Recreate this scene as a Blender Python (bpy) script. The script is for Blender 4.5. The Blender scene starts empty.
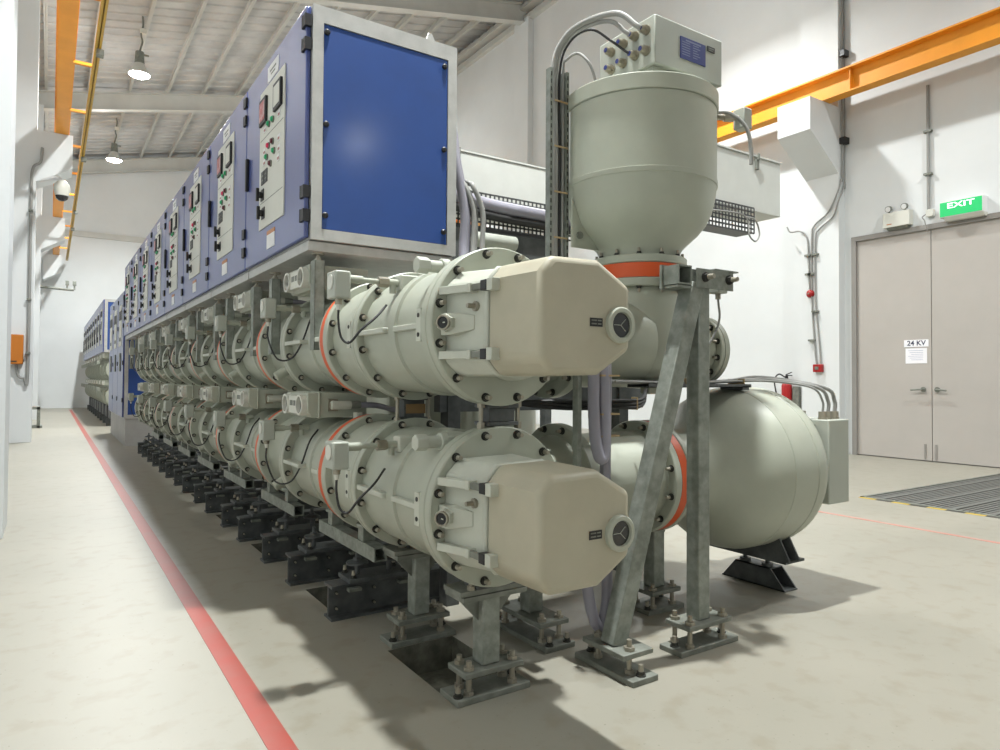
import bpy, bmesh, math, random
from mathutils import Vector, Matrix
random.seed(7)
C = bpy.context.scene.collection
PI = math.pi
V = Vector

# ------------------------------------------------------------------ materials
def lin(c):
    c = c / 255.0
    return c / 12.92 if c <= 0.04045 else ((c + 0.055) / 1.055) ** 2.4

def pmat(name, rgb, rough=0.5, metal=0.0, var=0.06, scale=3.0, bump=0.0, bscale=40.0, coat=0.0,
         rgb2=None, lo=0.35, hi=0.65, emit=0.0, stretch=None, k=0.62):
    m = bpy.data.materials.new(name)
    m.use_nodes = True
    nt = m.node_tree
    b = nt.nodes['Principled BSDF']
    if emit: k = 1.0
    col = tuple(lin(x) * k for x in rgb) + (1,)
    if rgb2 is None:
        col2 = tuple(max(0, x * (1 - var * 2)) for x in col[:3]) + (1,)
    else:
        col2 = tuple(lin(x) * k for x in rgb2) + (1,)
    tc = nt.nodes.new('ShaderNodeTexCoord')
    mp = nt.nodes.new('ShaderNodeMapping')
    nt.links.new(tc.outputs['Object'], mp.inputs['Vector'])
    if stretch:
        mp.inputs['Scale'].default_value = stretch
    n = nt.nodes.new('ShaderNodeTexNoise')
    n.inputs['Scale'].default_value = scale
    n.inputs['Detail'].default_value = 6
    n.inputs['Roughness'].default_value = 0.6
    nt.links.new(mp.outputs['Vector'], n.inputs['Vector'])
    r = nt.nodes.new('ShaderNodeValToRGB')
    r.color_ramp.elements[0].position = lo
    r.color_ramp.elements[1].position = hi
    r.color_ramp.elements[0].color = col2
    r.color_ramp.elements[1].color = col
    nt.links.new(n.outputs['Fac'], r.inputs['Fac'])
    nt.links.new(r.outputs['Color'], b.inputs['Base Color'])
    b.inputs['Roughness'].default_value = rough
    b.inputs['Metallic'].default_value = metal
    b.inputs['Coat Weight'].default_value = coat
    b.inputs['Coat Roughness'].default_value = 0.15
    if bump:
        n2 = nt.nodes.new('ShaderNodeTexNoise')
        n2.inputs['Scale'].default_value = bscale
        nt.links.new(mp.outputs['Vector'], n2.inputs['Vector'])
        bp = nt.nodes.new('ShaderNodeBump')
        bp.inputs['Strength'].default_value = bump
        bp.inputs['Distance'].default_value = 0.01
        nt.links.new(n2.outputs['Fac'], bp.inputs['Height'])
        nt.links.new(bp.outputs['Normal'], b.inputs['Normal'])
    if emit:
        b.inputs['Emission Color'].default_value = col
        b.inputs['Emission Strength'].default_value = emit
    return m

M = {}
M['paint'] = pmat('grey_green_paint', (189, 193, 177), 0.42, var=0.04, scale=5, k=0.78)
M['housing'] = pmat('pale_grey_green_paint', (200, 203, 190), 0.45, var=0.05, scale=9, k=0.9)
M['cover'] = pmat('beige_moulding', (192, 186, 164), 0.5, var=0.05, scale=6, k=0.84)
M['orange'] = pmat('orange_insulator', (232, 92, 32), 0.45, k=0.85, var=0.05)
M['blue'] = pmat('blue_cabinet_paint', (28, 78, 158), 0.5, var=0.05, scale=4, coat=0.25, k=0.68)
M['glareblue'] = pmat('blue_paint_with_glare', (92, 108, 178), 0.32, var=0.06, scale=5, coat=0.3, stretch=(1, 1, 0.35))  # cabinet blue lightened for the doors: glancing glare put into the colour
M['silver'] = pmat('silver_frame', (200, 200, 196), 0.42, metal=0.3, var=0.08, scale=14, k=0.85)
M['galv'] = pmat('galvanised_steel', (158, 163, 154), 0.55, metal=0.3, rgb2=(124, 129, 120), scale=18, bump=0.05, k=0.85)
M['dark'] = pmat('dark_steel', (100, 103, 103), 0.55, metal=0.25, rgb2=(76, 79, 79), scale=12, k=0.85)
M['greyplate'] = pmat('grey_steel_plate', (140, 143, 134), 0.6, metal=0.2, rgb2=(114, 117, 108), scale=14, k=0.85)
M['bolt'] = pmat('zinc_bolt', (174, 168, 152), 0.4, metal=0.5, var=0.1, k=0.85)
M['nut'] = pmat('dark_nut', (72, 72, 66), 0.5, metal=0.3, var=0.1)
M['brass'] = pmat('nickel_brass', (172, 165, 148), 0.36, metal=0.6, var=0.1, k=0.9)
M['black'] = pmat('black_plastic', (34, 34, 36), 0.45, var=0.05)
M['cable'] = pmat('black_cable', (48, 48, 48), 0.5, var=0.05)
M['greycable'] = pmat('grey_cable', (158, 158, 154), 0.5, var=0.06, k=0.85)
M['hose'] = pmat('violet_grey_hose', (150, 148, 160), 0.45, var=0.06, k=0.95)
M['cream'] = pmat('cream_control_panel', (218, 218, 208), 0.5, var=0.03, k=0.9)
M['white'] = pmat('white_plate', (235, 235, 235), 0.5, var=0.02, k=0.9)
M['paper'] = pmat('paper', (240, 239, 243), 0.7, var=0.02, k=0.95)
M['red'] = pmat('red_display', (196, 40, 50), 0.4, var=0.05, emit=0.6)
M['redpaint'] = pmat('red_enamel', (200, 32, 36), 0.35, var=0.05)
M['green'] = pmat('green_lamp', (20, 150, 96), 0.3, var=0.05, emit=0.15)
M['pink'] = pmat('red_lamp', (196, 30, 80), 0.3, var=0.05, emit=0.15)
M['maroon'] = pmat('maroon_lamp', (120, 34, 54), 0.3, var=0.05)
M['tagred'] = pmat('red_tag', (196, 120, 112), 0.5, var=0.05)
M['tagorange'] = pmat('orange_tag', (225, 150, 90), 0.5, var=0.05)
M['platebrown'] = pmat('brown_plate', (160, 128, 82), 0.55, var=0.08)
M['blueplate'] = pmat('blue_data_plate', (40, 62, 150), 0.4, var=0.05)
M['ink'] = pmat('ink', (60, 64, 96), 0.6, var=0.02)
M['line_ink'] = pmat('pale_ink', (150, 162, 205), 0.6, var=0.02)
M['wall'] = pmat('white_wall_paint', (223, 226, 226), 0.75, rgb2=(217, 220, 220), scale=0.8, bump=0.02, bscale=6, k=0.92)
M['ceil'] = pmat('roof_sheet', (214, 214, 212), 0.6, rgb2=(190, 190, 190), scale=1.6, k=0.8)
M['steelwhite'] = pmat('white_steel', (212, 212, 206), 0.55, var=0.05, scale=2, k=0.85)
M['doorgrey'] = pmat('grey_door_paint', (189, 183, 176), 0.55, var=0.03, scale=1.5, k=0.85)
M['frameg'] = pmat('door_frame_grey', (170, 166, 160), 0.55, var=0.03)
M['crane'] = pmat('crane_orange', (240, 160, 40), 0.45, var=0.05, scale=3, k=0.95)
M['cranerail'] = pmat('crane_yellow', (226, 178, 40), 0.45, var=0.06)
M['obox'] = pmat('orange_box', (236, 140, 36), 0.45, var=0.05)
M['redline'] = pmat('red_floor_tape', (206, 82, 66), 0.45, rgb2=(196, 100, 86), scale=6, k=0.5)
M['redfaint'] = pmat('worn_red_tape', (222, 150, 134), 0.5, rgb2=(214, 172, 158), scale=8)
M['hazard'] = pmat('yellow_tape', (228, 196, 60), 0.5, var=0.05)
M['trunk'] = pmat('trunking_paint', (214, 216, 210), 0.5, var=0.04, scale=4, k=0.85)
M['tray'] = pmat('perforated_tray', (128, 130, 130), 0.5, metal=0.5, var=0.15, scale=60)
M['boxgrey'] = pmat('grey_box_paint', (180, 184, 173), 0.45, var=0.03, k=0.88)
M['glass'] = pmat('dark_sight_glass', (52, 52, 54), 0.2, var=0.05, coat=0.5)
M['tie'] = pmat('cable_tie', (214, 186, 140), 0.5, var=0.05)
M['grating'] = pmat('grating_steel', (140, 140, 134), 0.6, metal=0.1, var=0.1, scale=20, k=0.5)
M['pit'] = pmat('raw_concrete', (132, 130, 114), 0.85, rgb2=(92, 92, 80), scale=14, bump=0.3)
M['plinth'] = pmat('plinth_grey', (205, 204, 200), 0.6, rgb2=(188, 188, 184), scale=3)
M['exitgreen'] = pmat('exit_green', (22, 172, 96), 0.4, var=0.01, emit=0.55)
M['exitwhite'] = pmat('exit_white', (240, 252, 246), 0.4, var=0.01, emit=0.9)
M['lens'] = pmat('lamp_lens', (255, 252, 246), 0.3, var=0.0, emit=40.0)
M['camglass'] = pmat('smoked_dome', (60, 58, 58), 0.15, var=0.02)

def floor_mat():
    m = bpy.data.materials.new('epoxy_floor')
    m.use_nodes = True
    nt = m.node_tree
    b = nt.nodes['Principled BSDF']
    tc = nt.nodes.new('ShaderNodeTexCoord')
    def noise(scale, det=6):
        n = nt.nodes.new('ShaderNodeTexNoise')
        n.inputs['Scale'].default_value = scale
        n.inputs['Detail'].default_value = det
        nt.links.new(tc.outputs['Object'], n.inputs['Vector'])
        return n
    def ramp(n, p0, c0, p1, c1):
        r = nt.nodes.new('ShaderNodeValToRGB')
        r.color_ramp.elements[0].position = p0
        r.color_ramp.elements[1].position = p1
        r.color_ramp.elements[0].color = tuple(lin(x) for x in c0) + (1,)
        r.color_ramp.elements[1].color = tuple(lin(x) for x in c1) + (1,)
        nt.links.new(n.outputs['Fac'], r.inputs['Fac'])
        return r
    a = ramp(noise(0.9), 0.30, (139, 136, 124), 0.72, (147, 143, 131))
    d = ramp(noise(9.0, 12), 0.33, (236, 230, 220), 0.48, (255, 255, 255))
    e = ramp(noise(55.0, 4), 0.25, (176, 168, 150), 0.33, (255, 255, 255))
    last = a
    for x in (d, e):
        mx = nt.nodes.new('ShaderNodeMix')
        mx.data_type = 'RGBA'
        mx.blend_type = 'MULTIPLY'
        mx.inputs[0].default_value = 0.55
        nt.links.new(last.outputs['Color'] if last is a else last.outputs[2], mx.inputs[6])
        nt.links.new(x.outputs['Color'], mx.inputs[7])
        last = mx
    nt.links.new(last.outputs[2], b.inputs['Base Color'])
    b.inputs['Roughness'].default_value = 0.42
    return m
M['floor'] = floor_mat()

# ------------------------------------------------------------------ mesh builder (world coordinates)
def wloc(o):
    p = V((0, 0, 0))
    while o is not None:
        p += o.location
        o = o.parent
    return p

class MB:
    def __init__(s):
        s.v = []; s.f = []; s.mi = []; s.cur = 0
    def mat(s, i):
        s.cur = i; return s
    def add(s, vs, fs):
        n = len(s.v)
        s.v += [tuple(p) for p in vs]
        s.f += [tuple(i + n for i in f) for f in fs]
        s.mi += [s.cur] * len(fs)
        return s
    def box(s, x0, x1, y0, y1, z0, z1):
        vs = [(x, y, z) for x in (x0, x1) for y in (y0, y1) for z in (z0, z1)]
        return s.add(vs, [(0, 1, 3, 2), (4, 6, 7, 5), (0, 4, 5, 1), (2, 3, 7, 6), (0, 2, 6, 4), (1, 5, 7, 3)])
    def lathe(s, prof, org, ax, seg=32, phase=0.0):
        """prof: list of (t, r) along axis; a closed surface when it starts/ends with r=0"""
        ax = V(ax).normalized(); org = V(org)
        u = V((0, 0, 1)) if abs(ax.z) < 0.9 else V((1, 0, 0))
        a = (u - ax * u.dot(ax)).normalized(); b = ax.cross(a)
        vs = []; fs = []; rows = []
        for t, r in prof:
            if r < 1e-6:
                rows.append([len(vs)]); vs.append(org + ax * t)
            else:
                st = len(vs)
                for i in range(seg):
                    q = 2 * PI * i / seg + phase
                    vs.append(org + ax * t + (a * math.cos(q) + b * math.sin(q)) * r)
                rows.append(list(range(st, st + seg)))
        for A, B in zip(rows[:-1], rows[1:]):
            if len(A) == 1 and len(B) == 1: continue
            for i in range(seg):
                j = (i + 1) % seg
                if len(A) == 1: fs.append((A[0], B[j], B[i]))
                elif len(B) == 1: fs.append((A[i], A[j], B[0]))
                else: fs.append((A[i], A[j], B[j], B[i]))
        return s.add(vs, fs)
    def cyl(s, p0, p1, r0, r1=None, seg=16, phase=0.0):
        p0, p1 = V(p0), V(p1); r1 = r0 if r1 is None else r1
        L = (p1 - p0).length
        return s.lathe([(0, 0), (0, r0), (L, r1), (L, 0)], p0, p1 - p0, seg, phase)
    def ring(s, org, ax, t0, t1, ri, ro, seg=32):
        return s.lathe([(t0, ri), (t0, ro), (t1, ro), (t1, ri), (t0, ri)], org, ax, seg)
    def prism(s, poly, axis, a, b, poly2=None):
        """poly in the two other axes (order kept XY/XZ/YZ); optional second outline at b"""
        poly2 = poly2 or poly
        def P(q, t):
            if axis == 'X': return (t, q[0], q[1])
            if axis == 'Y': return (q[0], t, q[1])
            return (q[0], q[1], t)
        n = len(poly)
        vs = [P(q, a) for q in poly] + [P(q, b) for q in poly2]
        fs = [tuple(range(n)), tuple(range(2 * n - 1, n - 1, -1))]
        fs += [(i, i + n, (i + 1) % n + n, (i + 1) % n) for i in range(n)]
        return s.add(vs, fs)
    def bar(s, p0, p1, w, h, up=(0, 0, 1)):
        p0, p1 = V(p0), V(p1); d = (p1 - p0).normalized()
        x = d.cross(V(up)).normalized(); y = x.cross(d)
        vs = []
        for p in (p0, p1):
            for sx, sy in ((-1, -1), (1, -1), (1, 1), (-1, 1)):
                vs.append(p + x * sx * w / 2 + y * sy * h / 2)
        return s.add(vs, [(0, 1, 2, 3), (7, 6, 5, 4), (0, 4, 5, 1), (1, 5, 6, 2), (2, 6, 7, 3), (3, 7, 4, 0)])
    def hollow(s, p0, p1, w, t, up=(0, 0, 1)):
        """square hollow section, open ends"""
        p0, p1 = V(p0), V(p1); d = (p1 - p0).normalized()
        x = d.cross(V(up)).normalized(); y = x.cross(d)
        vs = []
        for p in (p0, p1):
            for k in (w / 2, w / 2 - t):
                for sx, sy in ((-1, -1), (1, -1), (1, 1), (-1, 1)):
                    vs.append(p + x * sx * k + y * sy * k)
        fs = []
        for i in range(4):
            j = (i + 1) % 4
            fs += [(i, i + 8, j + 8, j), (i + 4, j + 4, j + 12, i + 12), (i, j, j + 4, i + 4), (i + 8, i + 12, j + 12, j + 8)]
        return s.add(vs, fs)
    def tube(s, pts, r, seg=10, n=6, smooth=True):
        pts = [V(p) for p in pts]
        if smooth and len(pts) > 2:
            out = []
            P = [pts[0] * 2 - pts[1]] + pts + [pts[-1] * 2 - pts[-2]]
            for i in range(1, len(P) - 2):
                for k in range(n):
                    t = k / n
                    a, b, c, d = P[i - 1], P[i], P[i + 1], P[i + 2]
                    out.append(0.5 * ((2 * b) + (c - a) * t + (2 * a - 5 * b + 4 * c - d) * t * t + (3 * b - a - 3 * c + d) * t ** 3))
            out.append(pts[-1]); pts = out
        d0 = (pts[1] - pts[0]).normalized()
        u = V((0, 0, 1)) if abs(d0.z) < 0.9 else V((1, 0, 0))
        a = (u - d0 * u.dot(d0)).normalized()
        vs = []; fs = []
        for i, p in enumerate(pts):
            d = (pts[min(i + 1, len(pts) - 1)] - pts[max(i - 1, 0)]).normalized()
            a = (a - d * a.dot(d)).normalized(); b = d.cross(a)
            for k in range(seg):
                q = 2 * PI * k / seg
                vs.append(p + (a * math.cos(q) + b * math.sin(q)) * r)
        m = len(pts)
        for i in range(m - 1):
            for k in range(seg):
                l = (k + 1) % seg
                fs.append((i * seg + k, i * seg + l, (i + 1) * seg + l, (i + 1) * seg + k))
        fs.append(tuple(range(seg - 1, -1, -1))); fs.append(tuple((m - 1) * seg + k for k in range(seg)))
        return s.add(vs, fs)
    def sphere(s, c, r, seg=16, rings=8, sz=1.0):
        prof = [(-r * sz * math.cos(PI * i / rings), r * math.sin(PI * i / rings) if 0 < i < rings else 0) for i in range(rings + 1)]
        return s.lathe(prof, c, (0, 0, 1), seg)
    def build(s, name, mats, parent=None, bevel=0.0, bseg=2, smooth=35, loc=None):
        if not isinstance(mats, (list, tuple)): mats = [mats]
        if parent is not None: o0 = wloc(parent)
        elif loc is not None: o0 = V(loc)
        else:
            xs = [p[0] for p in s.v]; ys = [p[1] for p in s.v]; zs = [p[2] for p in s.v]
            o0 = V(((min(xs) + max(xs)) / 2, (min(ys) + max(ys)) / 2, min(zs)))
        me = bpy.data.meshes.new(name)
        me.from_pydata([(p[0] - o0.x, p[1] - o0.y, p[2] - o0.z) for p in s.v], [], s.f)
        for m in mats: me.materials.append(M[m])
        me.polygons.foreach_set('material_index', s.mi)
        bm = bmesh.new(); bm.from_mesh(me)
        bmesh.ops.recalc_face_normals(bm, faces=bm.faces)
        bm.to_mesh(me); bm.free()
        if smooth:
            me.polygons.foreach_set('use_smooth', [True] * len(me.polygons))
            me.set_sharp_from_angle(angle=math.radians(smooth))
        me.update()
        o = bpy.data.objects.new(name, me); C.objects.link(o)
        if parent is not None: o.parent = parent
        else: o.location = o0
        if bevel:
            md = o.modifiers.new('bevel', 'BEVEL'); md.width = bevel; md.segments = bseg
            md.limit_method = 'ANGLE'; md.angle_limit = math.radians(40)
            md.harden_normals = False
        return o

def tag(o, label=None, cat=None, group=None, kind=None):
    if label: o['label'] = label
    if cat: o['category'] = cat
    if group: o['group'] = group
    if kind: o['kind'] = kind
    return o

def thing(name, label, cat, loc, group=None):
    o = bpy.data.objects.new(name, None); C.objects.link(o)
    o.location = loc; o.empty_display_size = 0.1
    return tag(o, label, cat, group)

def struct(name, mb, mat, **k):
    return tag(mb.build(name, mat, **k), kind='structure')

def dup(o, delta, label=None, group=None, parent=None):
    """a copy of a thing with copies of its parts and sub-parts"""
    c = o.copy(); C.objects.link(c)
    if parent is None:
        c.location = o.location + V(delta)
        if label: c['label'] = label
        if group: c['group'] = group
    else:
        c.parent = parent
    for ch in list(o.children):
        dup(ch, delta, parent=c)
    return c

def text(name, body, size, loc, parent, mat, face, align='CENTER', ext=0.0006):
    cu = bpy.data.curves.new(name, 'FONT')
    cu.body = body; cu.size = size; cu.align_x = align; cu.align_y = 'CENTER'; cu.extrude = ext
    cu.offset = 0.002
    cu.materials.append(M[mat])
    o = bpy.data.objects.new(name, cu); C.objects.link(o)
    if face == '-X':
        o.rotation_euler = Matrix(((0, 0, -1), (-1, 0, 0), (0, 1, 0))).to_euler()
    else:
        o.rotation_euler = (PI / 2, 0, 0)
    bpy.context.view_layer.update()
    me = bpy.data.meshes.new_from_object(o.evaluated_get(bpy.context.evaluated_depsgraph_get()))
    rot = o.rotation_euler.copy(); bpy.data.objects.remove(o)
    o = bpy.data.objects.new(name, me); C.objects.link(o); o.rotation_euler = rot
    o.parent = parent
    o.location = V(loc) - wloc(parent)
    return o

ORD = ['first', 'second', 'third', 'fourth', 'fifth', 'sixth', 'seventh', 'eighth', 'ninth', 'tenth']
P = 1.155            # pitch of the bays
XB = 1.30            # busbar axis
ZU, ZL = 1.283, 0.665
DZ = ZL - ZU

# bolt meshes (origin at the seat, pointing along an axis)
def bolt_mesh(d, r=0.0125):
    b = MB()
    d = V(d)
    b.mat(0).cyl((0, 0, 0), d * 0.004, r * 1.25, seg=12)
    b.mat(0).cyl(d * 0.004, d * 0.014, r * 0.95, seg=6)
    b.mat(1).cyl(d * 0.014, d * 0.034, r * 0.72, r * 0.6, seg=10)
    o = b.build('bolt', ['nut', 'bolt'], loc=(0, 0, 0))
    me = o.data
    bpy.data.objects.remove(o)
    return me
BM = {'-Y': bolt_mesh((0, -1, 0)), '-X': bolt_mesh((-1, 0, 0)), 'Z': bolt_mesh((0, 0, 1)), '-Z': bolt_mesh((0, 0, -1))}
def bolt(parent, p, d, name='bolt', s=1.0):
    o = bpy.data.objects.new(name, BM[d]); C.objects.link(o)
    o.parent = parent; o.location = V(p) - wloc(parent); o.scale = (s, s, s)
    return o

# ================================================================== SETTING
XW, XL, YF, YB = 10.2, -0.85, 28.7, -14.0
SL = 0.21
def zraf(x): return 8.2 + SL * x      # underside of the rafters
# --- floor with openings
pits = [(1.16, 1.46, 2.125, 2.57)] + [(1.13, 1.75, 3.17 + P * k, 3.54 + P * k) for k in range(8)]
grate = (6.5, 9.6, -3.0, 3.57)
holes = pits + [grate]
xs = sorted({XL - 0.6, XW + 0.3} | {h[0] for h in holes} | {h[1] for h in holes})
ys = sorted({YB, YF + 0.3} | {h[2] for h in holes} | {h[3] for h in holes})
b = MB()
for x0, x1 in zip(xs[:-1], xs[1:]):
    for y0, y1 in zip(ys[:-1], ys[1:]):
        cx, cy = (x0 + x1) / 2, (y0 + y1) / 2
        if any(h[0] < cx < h[1] and h[2] < cy < h[3] for h in holes): continue
        b.add([(x0, y0, 0), (x1, y0, 0), (x1, y1, 0), (x0, y1, 0)], [(0, 1, 2, 3)])
fl = struct('floor', b, 'floor', smooth=0, loc=(0, 0, 0))
b = MB()
for h in holes:
    d = 0.13 if h is not grate else 0.25
    x0, x1, y0, y1 = h
    vs = [(x0, y0, 0), (x1, y0, 0), (x1, y1, 0), (x0, y1, 0), (x0, y0, -d), (x1, y0, -d), (x1, y1, -d), (x0, y1, -d)]
    b.add(vs, [(4, 5, 6, 7), (0, 1, 5, 4), (1, 2, 6, 5), (2, 3, 7, 6), (3, 0, 4, 7)])
struct('floor_pit', b, 'pit', smooth=0, loc=(0, 0, 0))
# --- walls
H = 11.2
b = MB(); b.box(XW, XW + 0.3, YB, 3.44, 0, H); b.box(XW, XW + 0.3, 5.69, YF, 0, H); b.box(XW, XW + 0.3, 3.44, 5.69, 3.26, H)
struct('wall_right', b, 'wall', smooth=0)
b = MB(); b.box(XL - 0.3, XW + 0.3, YF, YF + 0.3, 0, H)
struct('wall_far', b, 'wall', smooth=0)
b = MB(); b.box(XL - 0.3, XL, YB, YF, 0, H)
struct('wall_left', b, 'wall', smooth=0)
b = MB(); b.box(XL - 0.3, XW + 0.3, YB - 0.3, YB, 0, H)
struct('wall_back', b, 'wall', smooth=0)
# columns
for i, y in enumerate((-1.4, 5.75, 13.95, 21.3)):
    b = MB(); b.box(XL, -0.25, y, y + 0.6, 0, zraf(-0.5) + 0.1)
    struct('column_left_%d' % (i + 1), b, 'wall', smooth=0)
for i, y in enumerate((-1.4, 5.82, 14.0, 21.3)):
    b = MB(); b.box(XW - 0.16, XW, y, y + 0.62, 0, zraf(10) + 0.1)
    struct('column_right_%d' % (i + 1), b, 'wall', smooth=0)
# corbels (concrete haunches under the crane beams)
for i, y in enumerate((5.75, 13.95, 21.3)):
    b = MB(); b.prism([(-0.25, 4.42), (0.27, 4.72), (0.27, 5.3), (-0.25, 5.3)], 'Y', y, y + 0.6)
    struct('corbel_left_%d' % (i + 1), b, 'wall', smooth=0)
b = MB(); b.prism([(-0.25, 4.42), (0.27, 4.72), (0.27, 5.3), (-0.25, 5.3)], 'Y', 27.9, YF)
struct('corbel_left_4', b, 'wall', smooth=0)
for i, y in enumerate((-1.4, 5.82, 14.0, 21.3)):
    b = MB(); b.prism([(9.3, 4.83), (XW - 0.16, 4.3), (XW - 0.16, 5.32), (9.3, 5.32)], 'Y', y, y + 0.54)
    struct('corbel_right_%d' % (i + 1), b, 'wall', smooth=0)
# far wall low band and baseboard on the right
b = MB(); b.box(XL, XW, YF - 0.05, YF, 6.15, 6.35)
struct('trim_1', b, 'steelwhite', smooth=0)
# --- roof: ribbed sheets, purlins along Y, rafters along X
b = MB()
n = 110
for i in range(n):
    y0 = YB + (YF - YB) * i / n; y1 = YB + (YF - YB) * (i + 1) / n
    zz = [0.0, 0.0, -0.025, -0.025]
    yy = [y0, y0 + (y1 - y0) * 0.8, y0 + (y1 - y0) * 0.86, y0 + (y1 - y0) * 0.94, y1]
    hh = [0, 0, -0.03, -0.03, 0]
    for a in range(4):
        xa, xb = XL - 0.4, XW + 0.4
        b.add([(xa, yy[a], zraf(xa) + 0.68 + hh[a]), (xb, yy[a], zraf(xb) + 0.68 + hh[a]),
               (xb, yy[a + 1], zraf(xb) + 0.68 + hh[a + 1]), (xa, yy[a + 1], zraf(xa) + 0.68 + hh[a + 1])], [(0, 1, 2, 3)])
ce = struct('ceiling', b, 'ceil', smooth=0)
for i in range(12):
    x = -0.2 + 0.96 * i
    z = zraf(x) + 0.48
    b = MB()
    b.box(x - 0.035, x + 0.035, YB, YF, z, z + 0.012); b.box(x - 0.004, x + 0.004, YB, YF, z, z + 0.2)
    b.box(x - 0.035, x + 0.035, YB, YF, z + 0.17, z + 0.182)
    struct('beam_purlin_%d' % (i + 1), b, 'steelwhite', smooth=0)
for i, y in enumerate((-7.0, 0.0, 7.0, 14.25, 21.55, 28.45)):
    b = MB()
    xa, xb = XL, XW
    for (w, z0, z1) in ((0.22, 0.0, 0.02), (0.02, 0.02, 0.46), (0.22, 0.46, 0.48)):
        b.add([(x, yy, zraf(x) + zz) for x in (xa, xb) for yy in (y - w / 2, y + w / 2) for zz in (z0, z1)],
              [(0, 1, 3, 2), (4, 6, 7, 5), (0, 4, 5, 1), (2, 3, 7, 6), (0, 2, 6, 4), (1, 5, 7, 3)])
    struct('beam_rafter_%d' % (i + 1), b, 'steelwhite', smooth=0)
b = MB(); b.box(XW - 0.12, XW, YB, YF, 10.35, 10.5); b.box(XW - 0.25, XW, YB, YF, 10.62, 10.72)
struct('trim_2', b, 'steelwhite', smooth=0)
# --- double door in the right wall
b = MB(); b.box(XW - 0.03, XW + 0.12, 5.63, 5.70, 0, 3.3); b.box(XW - 0.03, XW + 0.12, 3.42, 3.49, 0, 3.3); b.box(XW - 0.03, XW + 0.12, 3.49, 5.63, 3.23, 3.3)
struct('trim_3', b, 'frameg', smooth=0)
def door(i, y0, y1, hy, sgn):
    d = tag(MB().box(XW + 0.01, XW + 0.06, y0, y1, 0.012, 3.23).build('door_%d' % i, 'doorgrey', smooth=0), kind='structure')
    h = MB(); h.cyl((XW + 0.01, hy, 1.0), (XW - 0.005, hy, 1.0), 0.035, seg=20); h.cyl((XW, hy, 1.0), (XW - 0.06, hy, 1.0), 0.012)
    h.tube([(XW - 0.055, hy, 1.0), (XW - 0.06, hy + sgn * 0.05, 0.998), (XW - 0.055, hy + sgn * 0.14, 0.99)], 0.012)
    h.build('door_handle', 'greyplate', d)
    f = MB().box(XW, XW + 0.012, hy - 0.02 * sgn - 0.012, hy - 0.02 * sgn + 0.012, 0.03, 0.24); f.build('floor_bolt', 'frameg', d)
    return d
door(1, 4.595, 5.63, 4.70, 1)
door(2, 3.49, 4.585, 4.52, -1)

# floor lines
struct('trim_4', MB().box(0.557, 0.633, YB, 27.2, 0.0, 0.002), 'redline', smooth=0)
struct('trim_5', MB().box(5.43, 5.475, YB, 12, 0.0, 0.002), 'redfaint', smooth=0)

# ================================================================== BUSBARS
def axisY(z): return (XB, 0, z)
def flange(root, z, y0, y1, r=0.272, bolts=12, name='flange', seg=56, rb=0.252, skip=()):
    w = wloc(root)
    b = MB()
    c = 0.004
    b.lathe([(y0, 0.17), (y0, r - c), (y0 + c, r), (y1 - c, r), (y1, r - c), (y1, 0.17)], axisY(z), (0, 1, 0), seg)
    f = b.build(name, 'paint', root)
    for i in range(bolts):
        if i in skip: continue
        a = 2 * PI * (i + 0.5) / bolts
        bolt(f, (XB - rb * math.cos(a), y0, z + rb * math.sin(a)), '-Y')
    return f

def sensor(root, xc, y, z, z_pipe, jx, hook):
    """small grey gauge box on a pipe, with its looped lead"""
    b = MB().box(xc - 0.03, xc + 0.03, y - 0.045, y + 0.045, z - 0.05, z + 0.05)
    s = b.build('pressure_sensor', 'boxgrey', root, bevel=0.006)
    MB().cyl((xc - 0.031, y, z + 0.01), (xc - 0.034, y, z + 0.01), 0.028, seg=20).build('dial', 'cream', s)
    g = MB(); g.mat(0).cyl((xc, y, z - 0.05), (xc, y, z - 0.07), 0.014, seg=12); g.mat(1).cyl((xc, y, z - 0.07), (xc, y, z - 0.09), 0.011, 0.007, seg=12)
    g.build('cable_gland', ['brass', 'cream'], s)
    b = MB()
    b.mat(0).cyl((xc + 0.028, y, z_pipe), (xc + 0.09, y, z_pipe), 0.016, seg=14)
    b.cyl((xc + 0.09, y, z_pipe), (jx - 0.07, y, z_pipe), 0.010, seg=12)
    b.mat(1).cyl((jx - 0.085, y, z_pipe), (jx - 0.045, y, z_pipe), 0.02, seg=6)
    b.mat(0).cyl((jx - 0.045, y, z_pipe), (jx + 0.01, y, z_pipe), 0.015, seg=14)
    b.cyl((jx - 0.025, y, z_pipe), (jx - 0.025, y, z_pipe - 0.04), 0.013, seg=12)
    b.build('gas_pipe', ['paint', 'brass'], s)
    MB().tube([(xc, y, z - 0.085)] + hook, 0.0045, seg=8).build('sensor_lead', 'cable', s)
    return s

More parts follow.
